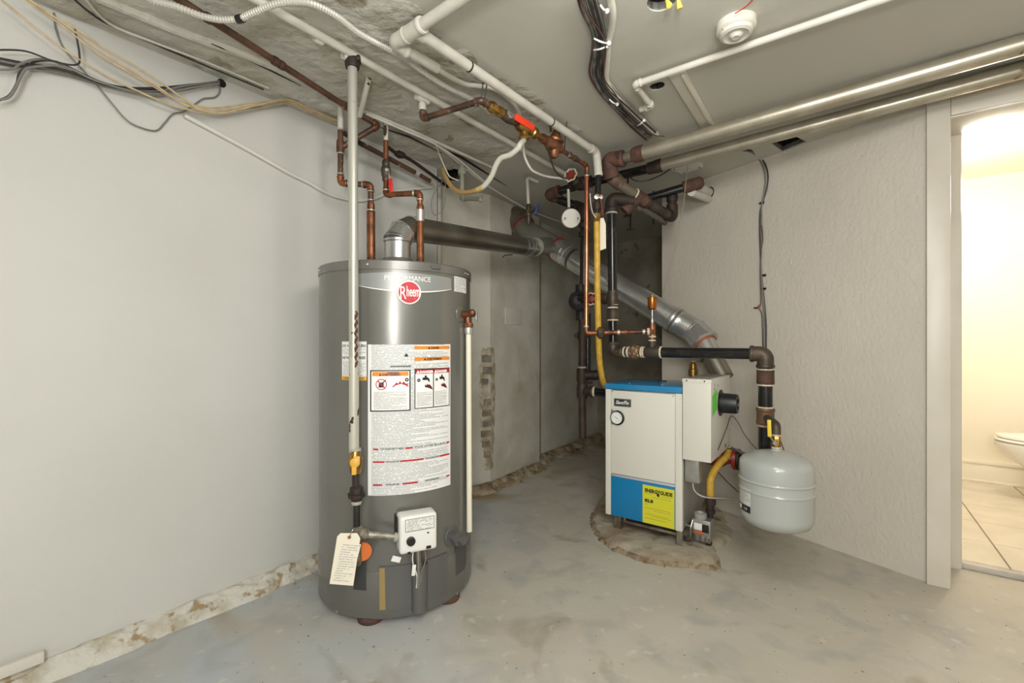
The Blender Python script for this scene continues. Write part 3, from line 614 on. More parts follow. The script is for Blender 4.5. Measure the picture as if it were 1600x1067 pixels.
for u_, k in ((uR0+0.01, 1.0), (uM+0.008, 0.88)):
    lp('tap_mark', lambda q: (ringp(q, u_+.04*k, .243, .02*k, .006, .0016, 12), lrect(q, u_+.085*k, u_+.15*k, .225, .243, .0016, 2), lpoly(q, [(u_+.13*k, .225), (u_+.165*k, .232), (u_+.175*k, .256), (u_+.155*k, .256), (u_+.15*k, .245)], .0016), lrect(q, u_+.11*k, u_+.135*k, .212, .226, .0016, 2)), p_blk)
    lp('hand_mark', lambda q: lpoly(q, [(u_+.11*k, .275), (u_+.14*k, .280), (u_+.13*k, .268), (u_+.165*k, .278), (u_+.16*k, .268), (u_+.19*k, .285), (u_+.215*k, .31), (u_+.19*k, .306), (u_+.15*k, .296), (u_+.115*k, .292)], .0016), mat('print_darkred', (96, 22, 26), 0.4))
    lp('fine_print', lambda q: lrect(q, u_+.004, u_+.215*k, 0.325, 0.42, 0.0013), m_pr2)
for v_, segs in ((0.688, ((583, 591), (633, 645), (697, 702))), (0.773, ((583, 601), (625, 662), (687, 702))), (0.925, ((583, 597), (629, 653), (697, 702)))):
    for a, c in segs: lp('red_bar', lambda q: lrect(q, lth(a), lth(c), v_, v_+0.011, 0.0012, 4), p_red)
    for a, c, s_ in ((603, 624, 'FOR YOUR SAFETY READ'), (664, 686, 'POUR VOTRE SECURITE')):
        if v_ < 0.7: a, c = (594, 631) if a < 650 else (648, 695)
        ltext(s_, lth(a), v_+0.010, 0.009, (HS(c, 600)[0]-HS(a, 600)[0])*HR, p_blk, 0.0016, .0002)
lp('barcode', lambda q: [lrect(q, 0.25+0.006*k+0.0, 0.253+0.006*k+(0.002 if k % 3 else 0), 0.140, 0.152, 0.0013, 1) for k in range(38)], p_blk)
lp('approval_mark', lambda q: lpoly(q, [(0.40, .078), (0.425, .058), (0.45, .078), (0.425, .083)], .0013), p_blk)
# control valve on the jacket
tv, zv = HS(646.5, 822); n_ = HN(tv); ux = Vector((math.cos(tv), math.sin(tv), 0)); VM = frame(HP(tv, zv), ux, z=Zv)      # local -y faces out
hw = 0.069; z1 = (855-788)/F*1.68*0.5
b = BM(); box(b, VM, (-hw, -0.085, -0.065), (hw, -0.012, 0.072), 0.014, 3); cv = T.part('control_valve', b, m_white, label='white plastic gas control box')
b = BM(); box(b, VM, (-hw-0.004, -0.05, -0.03), (hw+0.004, 0.01, 0.06), 0.006); T.part('valve_back', b, m_black, cv)
b = BM(); M = VM @ Matrix.Translation((0.012, -0.0855, 0.038)) @ Matrix.Rotation(PI/2, 4, 'X')
box(b, M, (-0.062, -0.022, -0.0002), (0.045, 0.024, 0.0006), 0.0); T.part('plate_outline', b, mat('print_midgrey', (120, 120, 118), 0.4), cv)
b = BM(); grid(b, lambda u, v: M @ Vector((-0.060+0.103*u, -0.020+0.042*v, 0.0009)), 1, 1, True); T.part('rating_plate', b, mat_print('rating_print', (224, 224, 218), (90, 90, 90), 8, 16, 0.45, 0.5, 0.6), cv)
b = BM(); lathe(b, VM @ Vector((-0.030, -0.084, -0.018)), n_, [(0, 0.0165), (0.010, 0.0155), (0.012, 0.013), (0.012, 0)], 28); T.part('dial_knob', b, m_black, cv)
for x, z, w_ in ((0.036, -0.052, 0.009), (-0.036, -0.060, 0.006), (0.034, 0.002, 0.004)):
    b = BM(); box(b, VM, (x-w_, -0.0865, z-w_*0.6), (x+w_, -0.084, z+w_*0.6), 0.0005); T.part('slot', b, m_black, cv)
# pilot and wire bundle dropping into the tube
for k, (x0, x1) in enumerate(((0.004, 0.008), (0.016, 0.012), (-0.012, 0.002), (0.026, 0.016), (0.010, 0.018))):
    b = BM(); sweep(b, spline([VM @ Vector((x0, -0.05, -0.065)), VM @ Vector((x0*1.3, -0.052, -0.11)), VM @ Vector((x1, -0.045, -0.17)), VM @ Vector((x1, -0.035, -0.22))], 5), (0.006 if k == 0 else 0.0022), 8)
    T.part('pilot_tube' if k == 0 else 'wire', b, (m_steel, m_brcab, m_white, m_greycab, m_steel)[k])
b = BM(); box(b, VM @ Matrix.Rotation(0.4, 4, 'Y'), (-0.055, -0.062, -0.118), (-0.022, -0.0605, -0.098)); T.part('wire_tag', b, m_white)
b = BM(); box(b, VM @ Matrix.Rotation(0.1, 4, 'Y'), (-0.006, -0.060, -0.16), (0.008, -0.058, -0.12), 0.001); T.part('wire_clip', b, m_white)
# access door with rounded tube cover
ta, zt = HS(593, 884); tc, _ = HS(697, 872); zt = HS(640, 880)[1]; zb = HS(640, 947)[1]
b = BM(); hpatch(b, ta, tc, zb, zt, 0.007, 20, 2); hpatch(b, ta, tc, zt, zt+0.0001, 0.003, 20, 1)
for q0, q1 in (((ta, ta)), ((tc, tc))): grid(b, lambda u, v: HP(q0, zb+(zt-zb)*v, HR+0.007-0.007*u), 1, 1)
grid(b, lambda u, v: HP(ta+(tc-ta)*u, zt, HR+0.007-0.007*v), 20, 1); grid(b, lambda u, v: HP(ta+(tc-ta)*u, zb, HR+0.007-0.007*v), 20, 1)
dd = T.part('burner_door', b, m_tankd, label='dark grey curved access panel')
t2, _ = HS(605, 900)
b = BM(); grid(b, lambda u, v: HP(ta+0.003+(t2-ta)*0.8*u*(1-0.15*v), zb+0.003+(zt-zb-0.006)*v, HR+0.0078), 2, 2, False); T.part('adhesive_strip', b, mat('tan_tape', (150, 128, 82), 0.5), dd)
tt, _ = HS(654, 910); zt2 = HS(654, 878)[1]; zb2 = HS(654, 953)[1]; q = HP(tt, zb2, HR+0.012)
b = BM(); lathe(b, q, Zv, [(0, 0.018), (0.006, 0.028), (zt2-zb2, 0.031), (zt2-zb2, 0.026), (zt2-zb2-0.05, 0.026)], 28); T.part('tube_cover', b, m_tankd, label='half-round sleeve the pilot tubes enter')
# air screens
for pa, pb, ya, yb in ((553, 573, 868, 922), (711, 727, 851, 885)):
    ta, zt = HS(pa, ya); tc, zb = HS(pb, yb); rows = 20 if pa < 600 else 14
    b = BM(); hpatch(b, ta, tc, zb, zt, 0.0035, 8, 1); scn = T.part('air_screen', b, m_tankd)
    b = BM()
    for i in range(rows):
        for j in range(14):
            t_ = ta+(tc-ta)*(j+0.5+0.5*(i % 2))/14.5; z = zb+(zt-zb)*(i+0.5)/rows; rr = 0.0022
            vs = [b.verts.new(HP(t_+rr*math.cos(a)/HR, z+rr*math.sin(a), HR+0.0042)) for a in (0, 1.05, 2.1, 3.14, 4.19, 5.24)]; b.faces.new(vs)
    o = T.part('perforations', b, m_black, scn, kind='stuff')
for px, py in ((528, 957), (713, 940)):
    th, z = HS(px, py); b = BM(); lathe(b, HP(th, max(z, 0.03), HR+0.003), HN(th), [(0, 0.005), (0.003, 0.005), (0.004, 0)], 10); T.part('screw', b, m_screw, base)
# drain valve
th, z = HS(706, 838)
b = BM(); lathe(b, HP(th, z, HR), HN(th), [(0, 0.042), (0.004, 0.040), (0.006, 0.03)], 32); dv = T.part('drain_valve', b, m_tankd)
b = BM(); lathe(b, HP(th, z, HR+0.005), HN(th), [(0, 0.018), (0.02, 0.018), (0.02, 0.028), (0.026, 0.029), (0.036, 0.029), (0.038, 0.020), (0.062, 0.020), (0.062, 0.012), (0.056, 0.0)], 8); T.part('drain_spout', b, m_tankd, dv)
# relief valve
th, z = HS(719, 491); q = HP(th, z, HR)
b = BM(); lathe(b, q, HN(th), [(0, 0.036), (0.004, 0.032), (0.005, 0.02)], 28); T.part('escutcheon', b, m_tank)
pc = Vector((-0.186, 1.95, z)); b = BM(); sweep(b, fillet([q-HN(th)*0.005, pc+Vector((-0.004, 0.0, 0.0)), pc+Vector((0, 0, -0.055))], 0.012), 0.0165, 16); ring(b, pc+Vector((0, 0, -0.045)), Zv, 0.02, 0.02, 8); rv = T.part('relief_valve', b, m_bronze)
b = BM(); lathe(b, pc, Vector((0.8, -0.2, 0.35)), [(0, 0.012), (0.014, 0.017), (0.022, 0.018), (0.03, 0.012), (0.03, 0)], 20); T.part('valve_bonnet', b, m_bronze, rv)
b = BM(); M = frame(pc+Vector((0.035, -0.01, 0.0)), Vector((0.2, 0, 1)), z=Vector((1, -0.2, 0))); box(b, M, (-0.03, -0.006, 0), (0.012, 0.006, 0.002), 0.0008); T.part('test_lever', b, m_steel, rv)
b = BM(); ring(b, pc+Vector((0, 0, -0.066)), Zv, 0.018, 0.032, 20); T.part('adapter', b, m_sol, rv)
# flue collar
b = BM(); lathe(b, (HCx.x, HCx.y, HT-0.004), Zv, [(0, 0.10), (0.008, 0.098), (0.035, 0.072), (0.062, 0.066)], 40); T.part('draft_hood', b, m_tankd)
for px in (580, 657): q = P(px, 404, 2.045); b = BM(); lathe(b, (q.x, q.y, HT-0.004), Zv, [(0, 0.018), (0.012, 0.018), (0.014, 0.015), (0.03, 0.015)], 20); T.part('nipple', b, m_sol)
# discharge pipe from the relief valve
zb = P(734, 830, 1.95).z; b = BM(); cyl(b, pc+Vector((0, 0, -0.078)), (pc.x+0.004, pc.y, zb), 0.0118, 20); solo('discharge_pipe', 'straight cream plastic pipe hanging down the right side of the water heater', 'pipe', b, m_cream)
# ================================================================== HEATER VENT
va = Vector((HCx.x, HCx.y, HT+0.056)); vt = P(652, 364, 2.16); vt = Vector((-0.47, 2.125, vt.z)); ve = P(836, 387, 3.16); d = (ve-vt).normalized()
T = Thing('heater_vent', 'galvanised flue pipe rising from the water heater and running back to the chimney', 'vent pipe', (va.x, va.y, HT))
corner = vt-d*0.015; c1 = Vector((va.x, va.y, corner.z))
pth = fillet([va+Vector((0, 0, 0.075)), Vector((va.x, va.y, corner.z)), Vector((va.x, va.y, corner.z))+d*0.13], 0.12, 4)
RV = 0.0585
b = BM(); cyl(b, va, va+Vector((0, 0, 0.085)), RV, 40); ring(b, va+Vector((0, 0, 0.082)), Zv, RV+0.004, 0.012, 40); T.part('riser_section', b, m_galv)
segs = [pth[0], pth[1], pth[3], pth[4], pth[-1]]
pth2 = [Vector((va.x, va.y, va.z+0.078)), Vector((va.x, va.y, corner.z-0.06)), Vector((va.x, va.y, corner.z-0.022))+d*0.03, Vector((va.x, va.y, corner.z))+d*0.085, Vector((va.x, va.y, corner.z))+d*0.12]
for k in range(4):
    a, c = pth2[k], pth2[k+1]; b = BM(); dd_ = (c-a).normalized(); sweep(b, [a-dd_*0.004, c+dd_*0.004], RV+0.001*(k % 2), 40); q = b; T.part('elbow_gore', q, m_galv if k < 2 else m_galvd)
    b = BM()
    if k: ring(b, a, (pth2[k]-pth2[k-1]).normalized()+(pth2[k+1]-pth2[k]).normalized(), RV+0.004, 0.006, 40); T.part('seam_bead', b, m_galv)
    else: b.free()
b = BM(); text(b, 'HART', 0.03, lambda x, y: Vector((va.x, va.y, 0))+Vector((0.003, -0.065+0, 1.515))+Vector((-0.04+x, 0.012+x*0.0, y))+Vector((0, (x-0.03)**2*4, 0))); b.free()
b = BM(); cyl(b, pth2[-1], ve-d*0.17, RV-0.0015, 40); T.part('straight_section', b, m_galvd)
b = BM(); lathe(b, ve-d*0.18, d, [(0, RV), (0.05, RV), (0.055, RV+0.004), (0.06, RV), (0.085, RV), (0.09, RV+0.004), (0.095, RV), (0.2, RV)], 40); T.part('adjustable_collar', b, m_galv)
b = BM(); q = ve-d*0.3-Zv*(RV+0.005); sweep(b, spline([q, q+Vector((-0.05, 0, -0.004)), q+Vector((-0.065, 0, -0.02))], 5), 0.003, 8); T.part('hanger_strap', b, m_darkf)
# ================================================================== BOILER FLUE
A = P(811, 354, 3.66); B_ = P(868, 388, 3.42); C_ = P(900, 408, 3.28); D_ = P(1058, 503, 2.86); E_ = P(1098, 530, 2.74); G_ = Vector((1.205, 2.605, 0.86))
T = Thing('boiler_flue', 'shiny galvanised flue pipe sloping from the boiler up to the chimney hole', 'vent pipe', (G_.x, G_.y, G_.z))
d = (B_-A).normalized(); RF = 0.079
b = BM(); cyl(b, A-d*0.12, B_+d*0.02, RF+0.004, 40); T.part('breeching_tee', b, mat('grey_flue_paint', (140, 138, 126), 0.45, 0.5))
b = BM(); cyl(b, ve-Vector((0, 0.03, 0)), B_-d*0.05, RV+0.004, 32); T.part('branch_collar', b, mat('grey_flue_paint', (0, 0, 0)))
for q, rr in ((A+d*0.03, RF+0.009), (B_+d*0.015, RF+0.009)): b = BM(); ring(b, q, d, rr, 0.022, 40); T.part('red_seal', b, m_redseal, label='ring of red furnace sealant')
d2 = (D_-C_).normalized()
b = BM(); lathe(b, B_+d*0.02, C_-B_, [(0, RF+0.002), (0.015, RF+0.005), (0.03, RF+0.002), (0.09, RF+0.002), (0.094, RF+0.006), (0.1, RF+0.002), (0.125, RF+0.002), (0.13, RF+0.006), (0.135, RF), (0.17, RF)], 40); T.part('adjustable_collar', b, m_galv)
b = BM(); cyl(b, C_-d2*0.02, D_, RF, 40); T.part('straight_section', b, m_galv)
b = BM(); q0 = C_+d2*0.02; sweep(b, [q0+Zv*RF*0.98+Vector((-0.01, -0.01, 0.0)), D_+Zv*RF*0.98+Vector((-0.01, -0.01, 0))], 0.0035, 8); T.part('lock_seam', b, m_galv)
d3 = (E_-D_).normalized()
b = BM(); lathe(b, D_-d2*0.04, d2, [(0, RF+0.003), (0.02, RF+0.007), (0.03, RF+0.003), (0.045, RF+0.008), (0.055, RF+0.003), (0.08, RF+0.003)], 40); T.part('crimped_joint', b, m_galv)
d4 = (G_-E_).normalized(); mid = D_+d2*0.12; k2 = E_+d4*0.02
b = BM(); sweep(b, [D_+d2*0.03, mid], RF+0.002, 40); T.part('elbow_gore', b, m_galv)
b = BM(); sweep(b, [mid-d2*0.003, k2], RF+0.004, 40); ring(b, mid, d2+(k2-mid).normalized(), RF+0.008, 0.008, 40); T.part('elbow_gore', b, m_galv)
dd2 = (k2-mid).normalized(); b = BM(); ring(b, k2, dd2+d4*0.4, RF+0.008, 0.02, 40); T.part('elbow_gore', b, m_galv)
b = BM(); ring(b, k2+dd2*0.006, dd2+d4*0.4, RF-0.01, 0.03, 40); T.part('red_seal', b, mat('rust_orange', (150, 80, 50), 0.6), label='dull orange sealant ring')
b = BM(); cyl(b, k2-d4*0.02, E_.lerp(G_, 0.45), 0.062, 36); T.part('lower_section', b, m_galv)
b = BM(); cyl(b, E_.lerp(G_, 0.42), G_, 0.058, 36); ring(b, E_.lerp(G_, 0.45), d4, 0.066, 0.02, 36); T.part('lower_section', b, m_galvd)
for t_ in (0.2, 0.55, 0.9):
    q = C_.lerp(D_, t_)+Vector((-0.02, -0.075, 0.0)); b = BM(); lathe(b, q, Vector((-0.2, -1, 0)), [(0, 0.007), (0.006, 0.006), (0.008, 0)], 8); T.part('sheet_screw', b, m_tankd)
b = BM(); lathe(b, C_.lerp(D_, 0.985)-Vector((0.0, 0, 0)), d2, [(0, RF+0.006), (0.012, RF+0.006)], 40); T.part('joint_band', b, m_galvd)
b = BM()                                   # torn patch of dark plaster round the hole
pn = Vector((0.83, -0.55, 0)).normalized(); W23 = (W3-W2).normalized(); hc = onplane(816, 352, W2, Vector((W3.y-W2.y, -(W3.x-W2.x), 0)).normalized(), 0.004); vs = []
for k in range(40):
    a = 2*PI*k/40; rr = 0.16*(1+0.25*noise.noise(Vector((math.cos(a)*2, math.sin(a)*2, 3)))+0.08*noise.noise(Vector((math.cos(a)*9, math.sin(a)*9, 1)))); vs.append(b.verts.new(hc+W23*rr*math.cos(a)*1.15+Zv*rr*math.sin(a)+pn*0.002))
b.faces.new(vs); r = bmesh.ops.extrude_face_region(b, geom=b.faces[:]); bmesh.ops.translate(b, verts=[v for v in r['geom'] if isinstance(v, bmesh.types.BMVert)], vec=pn*0.005); struct('bare_mortar_patch', b, mat('bare_mortar', (118, 110, 92), 0.9, c2=(96, 88, 72), scale=14, bump=0.8, bscale=40), chim2)
# ================================================================== GAS DROP TO THE HEATER
T = Thing('gas_drop_pipe', 'vertical painted gas pipe with rust chips, dropping from the ceiling before the water heater', 'gas pipe', P(557, 880, 1.64))
g0 = P(550.5, 93, 1.665); g1 = P(553, 705, 1.645); g2 = P(556, 833, 1.64)
b = BM(); cyl(b, g0, P(553, 560, 1.65), 0.0172, 24); T.part('pipe', b, m_conduit)
b = BM(); cyl(b, P(553, 558, 1.65), g1, 0.0174, 24); T.part('pipe', b, mat('chipped_gas_pipe', (186, 184, 170), 0.4, 0.2, c2=(70, 46, 34), scale=26, lo=0.6, hi=0.62, stretch=(1, 1, 0.6)), label='pipe length with chipped paint')
b = BM()
for k in range(26):                         # flaked-paint blisters on the upper length
    z = P(553, 487+k*3.4, 1.65).z; q = P(556.5+1.5*math.sin(k*1.7), 487+k*3.4, 1.636); t = bmesh.new(); bmesh.ops.create_icosphere(t, subdivisions=1, radius=0.0055*(0.6+0.5*math.sin(k*2.3)**2)); join(b, t, Matrix.Translation(q) @ Matrix.Diagonal((1, 0.5, 1.3, 1)))
T.part('rust_blisters', b, mat('rust_blister', (84, 52, 36), 0.9), kind='stuff')
b = BM(); ring(b, g0+Vector((0, 0, -0.012)), Zv, 0.026, 0.04, 20); box(b, frame(g0+Vector((0, 0, 0.0)), Vector((1, 0.2, 0)), z=Zv), (-0.03, -0.02, -0.01), (0.03, 0.02, 0.012), 0.008); T.part('top_tee', b, m_darkf)
vc = P(556, 719, 1.64); dz = 1.64/F
b = BM(); lathe(b, P(555.5, 740, 1.64), Zv, [(0, 0.016), (0.006, 0.02), (0.02, 0.021), (0.028, 0.024), (0.052, 0.026), (0.062, 0.021), (0.075, 0.02), (0.082, 0.018)], 12); vb = T.part('shutoff_valve', b, m_brass)
b = BM(); fm = frame(vc+Vector((0.006, -0.026, 0)), Vector((1, 0.15, 0)), z=Vector((0.15, -1, 0))); lathe(b, vc+Vector((0.006, -0.02, 0)), Vector((0.15, -1, 0)), [(0, 0.010), (0.008, 0.017), (0.015, 0.017), (0.018, 0.01), (0.018, 0)], 20)
box(b, fm, (-0.010, -0.043, 0.004), (0.006, -0.008, 0.010), 0.002); box(b, fm, (-0.004, -0.005, 0.004), (0.018, 0.022, 0.010), 0.002); T.part('valve_handle', b, m_yelv, vb, label='yellow lever handle turned down')
b = BM(); ring(b, P(555, 704, 1.645), Zv, 0.021, 0.018, 20); T.part('sealing_tape', b, mat('grey_tape', (160, 158, 148), 0.7))
b = BM(); cyl(b, P(556, 741, 1.64), P(556, 764, 1.64), 0.0125, 16); T.part('nipple', b, m_rustp)
b = BM(); lathe(b, P(557, 783, 1.64), Zv, [(0, 0.016), (0.004, 0.02), (0.014, 0.021), (0.016, 0.031), (0.028, 0.032), (0.03, 0.025), (0.05, 0.024), (0.052, 0.018), (0.056, 0.014)], 8); T.part('union', b, m_darkf)
b = BM(); ring(b, P(557, 785, 1.64), Zv, 0.018, 0.012, 20); T.part('sealing_tape', b, mat('grey_tape', (0, 0, 0)))
b = BM(); cyl(b, P(557, 785, 1.64), P(557, 826, 1.64), 0.0125, 16); T.part('nipple', b, m_blk)
tee = P(560, 834, 1.64)
b = BM(); lathe(b, P(558, 882, 1.64), Zv, [(0, 0.0), (0, 0.014), (0.012, 0.016), (0.05, 0.014), (0.078, 0.0145), (0.083, 0.02), (0.092, 0.021), (0.125, 0.021), (0.134, 0.02), (0.138, 0.013)], 20); T.part('tee_and_drip_leg', b, mat('smeared_grey_iron', (140, 134, 118), 0.6, 0.3, c2=(88, 80, 66), scale=30, lo=0.4, hi=0.6))
te = VM @ Vector((-hw, -0.045, -0.012)); dd_ = (te-tee).normalized()
b = BM(); ring(b, tee+dd_*0.02, dd_, 0.02, 0.03, 20); T.part('tee_arm', b, mat('smeared_grey_iron', (0, 0, 0)))
b = BM(); cyl(b, tee+dd_*0.02, te, 0.0125, 20); T.part('nipple', b, mat('galvanised_nipple', (170, 168, 156), 0.45, 0.6, c2=(126, 120, 104), scale=40, lo=0.4, hi=0.6))
b = BM(); ring(b, te-dd_*0.006, dd_, 0.017, 0.014, 20); T.part('sealing_tape', b, mat('grey_tape', (0, 0, 0)))
b = BM(); q = P(566, 861, 1.655); lathe(b, q, Vector((0.35, -1, 0)), [(0, 0.0), (0, 0.033), (0.004, 0.034), (0.008, 0.033), (0.008, 0)], 32); T.part('orange_tag', b, mat('orange_disc', (206, 108, 46), 0.6), label='round orange disc behind the drip leg')
# inspection tag hanging on the tee
tq = [P(546, 833, 1.60), P(558, 833, 1.60), P(563, 841, 1.60), P(552, 915, 1.585), P(515, 912, 1.585), P(527, 838, 1.60), P(532, 833, 1.60)]
T = Thing('inspection_tag', 'cream paper tag with handwriting hanging from the gas pipe tee by the heater', 'tag', P(535, 914, 1.585))
o_ = tq[4]; ex = (tq[3]-tq[4]).normalized(); ez = (tq[5]-tq[4]); ez = (ez-ex*ez.dot(ex)).normalized(); en = ex.cross(ez)
TM = frame(o_, ex, z=en); tl = [(TM.inverted() @ q).xy for q in tq]
b = BM(); prism(b, TM, tl, 0, 0.0008); T.part('card', b, m_paper)
wdt = (tq[3]-tq[4]).length
b = BM(); grid(b, lambda u, v: TM @ Vector((0.008+u*(wdt-0.016)+v*0.022*0+(v*0.14*0.14), 0.012+v*0.128, 0.0012)), 1, 1, True); T.part('printed_form', b, mat_print('tag_print', (228, 220, 200), (110, 124, 140), 16, 12, 0.42, 0.4, 0.55))
b = BM(); q = P(546, 839, 1.598); lathe(b, q, Vector((0, -1, 0)), [(0, 0.006), (0.003, 0.006)], 16); T.part('eyelet', b, mat('brown_eyelet', (140, 96, 60), 0.6))
b = BM(); sweep(b, spline([q, q+Vector((0.012, 0.0, 0.025)), tee+Vector((0, -0.01, 0.022)), tee+Vector((-0.012, -0.014, 0.0)), q], 6), 0.0012, 6); T.part('tie_wire', b, m_steel)
# ================================================================== COPPER WATER LINES
T = Thing('cold_water_pipe', 'copper water pipe entering the left of the heater top, jogging behind the gas pipe', 'water pipe', P(580, 404, 2.045))
YA = 2.06
b = BM(); cyl(b, P(532, 163, YA), P(532, 205, YA), 0.0125, 16); T.part('painted_stub', b, m_wpc)
run(T, [P(532, 203, YA), P(532, 286, YA), P(579, 289, YA), P(579.5, 330, YA)], 0.0125, m_cud, m_cu, 1.18, 2.4)
for px, py, ax in ((532, 203, Zv), (532, 227, Zv), (532, 240, Zv), (532, 272, Zv), (545, 287, Vector((1, 0, 0))), (567, 288.5, Vector((1, 0, 0))), (579, 299, Zv), (579, 313, Zv)):
    b = BM(); ring(b, P(px, py, YA), ax, 0.0165, 0.006, 16); T.part('solder_joint', b, m_sol)
b = BM(); ring(b, P(532, 229, YA), Zv, 0.018, 0.055, 16); T.part('tee', b, m_cud)
b = BM(); lathe(b, P(579.5, 332, YA), Zv, [(0, 0.0165), (0.02, 0.0175), (0.035, 0.0175), (0.045, 0.0145)], 8); T.part('adapter', b, m_cu)
b = BM(); cyl(b, (P(580, 404, 2.045).x, 2.045, HT+0.02), P(579.5, 331, YA), 0.0185, 20); T.part('heat_trap_nipple', b, m_cu, label='thicker copper length above the tank')
b = BM(); ring(b, P(579.5, 329, YA), Zv, 0.0195, 0.007, 18); T.part('solder_joint', b, m_sol)
T = Thing('hot_water_pipe', 'copper water pipe with a ball valve entering the right of the heater top', 'water pipe', P(657, 404, 2.045))
Yt, Yb = 2.2, 2.08
b = BM(); cyl(b, P(603, 187, Yt), P(603, 222, Yt), 0.0115, 16); T.part('painted_stub', b, m_wpc)
run(T, [P(603, 220, Yt), P(603, 304, Yt), P(656, 302, Yb), P(656.5, 340, Yb)], 0.0125, m_cu, m_cu, 1.18, 2.4)
b = BM(); lathe(b, P(603, 283, Yt), Zv, [(0, 0.0165), (0.012, 0.019), (0.02, 0.017), (0.028, 0.022), (0.05, 0.024), (0.066, 0.022), (0.072, 0.017), (0.08, 0.019), (0.095, 0.018), (0.1, 0.014)], 12); bv = T.part('ball_valve', b, m_iron)
b = BM(); hm = frame(P(607, 265, Yt-0.02), Vector((0.10, -0.03, -1)), z=Vector((0, -1, 0))); box(b, hm, (-0.005, -0.005, 0.0), (0.05, 0.005, 0.003), 0.001); lathe(b, P(604, 266, Yt-0.02), Vector((0.3, -1, 0)), [(0, 0.008), (0.008, 0.008), (0.008, 0)], 10); T.part('lever', b, m_steel, bv)
b = BM(); box(b, frame(P(609.5, 279, Yt-0.026), Vector((0.10, -0.03, -1)), z=Vector((0, -1, 0))), (0.0, -0.009, -0.003), (0.078, 0.010, 0.006), 0.004); T.part('valve_handle', b, m_red, bv, label='red lever grip pointing down')
for px, py, ax, Y in ((603, 297, Zv, Yt), (612, 304, Vector((1, 0, 0)), Yt), (646, 302, Vector((1, 0, 0)), Yb), (656, 312, Zv, Yb)): b = BM(); ring(b, P(px, py, Y), ax, 0.0165, 0.007, 16); T.part('solder_joint', b, m_sol)
b = BM(); lathe(b, P(656.5, 330, Yb), Zv, [(0, 0.0165), (0.018, 0.0175), (0.03, 0.0145)], 8); T.part('adapter', b, m_cu)
b = BM(); cyl(b, P(656.5, 346, Yb), P(656.5, 328, Yb), 0.0185, 18); T.part('solder_sleeve', b, m_sol)
b = BM(); cyl(b, (P(657, 404, 2.045).x, 2.045, HT+0.02), P(656.5, 345, Yb), 0.0165, 20); T.part('heat_trap_nipple', b, m_cu)
# rusty supply line under the ceiling with its elbow down to the cold pipe
T = Thing('overhead_copper_pipe', 'long brown copper pipe slanting under the ceiling to the cold water riser', 'water pipe', PZ(590, 197, 2.06))
def onplane_line(px):
    t = (px-800)/F; dd__ = q1-q0; return q0+dd__*((t*q0.y-q0.x)/(dd__.x-t*dd__.y))
q0, q1, q2 = PZ(120, -103, 2.10), PZ(548, 171, 2.085), PZ(591, 196, 2.06)
run(T, [q0, q1, q2+Vector((0, 0, 0)), P(536, 229, YA)], 0.0125, m_cud, m_cu, 1.2, 2.2)
for px, py in ((325, 36), (430, 103), (440, 109)): b = BM(); q = PZ(px, py, 2.095); ring(b, onplane_line(px), q1-q0, 0.0165, 0.02, 16); T.part('coupling', b, m_cud)
b = BM(); cyl(b, P(562, 181, 1.99), PZ(576, 124, 2.125), 0.0115, 14); T.part('painted_stub', b, m_wpc)
T = Thing('wall_copper_pipe', 'dark brown copper pipe running along the top of the left wall behind the hot riser', 'water pipe', P(649, 270, 2.55))
b = BM(); cyl(b, P(533, 205, 2.075), P(566, 226, 2.18), 0.0115, 16); T.part('pipe', b, m_darkf)
b = BM(); cyl(b, P(564, 224.5, 2.175), P(648, 269, 2.5), 0.0125, 16); T.part('pipe', b, m_cud)
b = BM(); cyl(b, P(657, 274, 2.55), P(672, 283, 2.6), 0.012, 16); T.part('pipe', b, m_cud)
b = BM(); sweep(b, spline([P(604, 228, 2.25), P(620, 240, 2.34), P(645, 252, 2.45), P(700, 292, 2.75)], 6), 0.009, 10); T.part('side_branch', b, m_darkf)
b = BM(); lathe(b, P(618, 240, 2.34), P(636, 244, 2.4)-P(618, 240, 2.34), [(0, 0.012), (0.02, 0.02), (0.05, 0.016), (0.06, 0.010)], 10); T.part('clamp', b, m_darkf)
# ================================================================== CEILING PIPES AND CONDUITS
def cable(name, label, cat, pts, r, m, group=None, k=8, seg=8): b = BM(); sweep(b, spline(pts, k), r, seg); return solo(name, label, cat, b, m, group)
T = Thing('ceiling_gas_pipe', 'straight white-painted pipe running diagonally under the ceiling above the water heater', 'gas pipe', PZ(548, 91, 2.1))
q0, q1 = PZ(200, -113, 2.108), PZ(884, 272, 2.108)
b = BM(); cyl(b, q0, q1, 0.0135, 18); T.part('pipe', b, m_wp)
for px, py in ((548, 90), (660, 153)): b = BM(); q = PZ(px, py, 2.105); ring(b, q, q1-q0, 0.02, 0.06, 16); T.part('tee', b, m_wp)
b = BM(); ring(b, PZ(498, 61, 2.108), q1-q0, 0.016, 0.03, 16); T.part('coupling', b, m_wp)
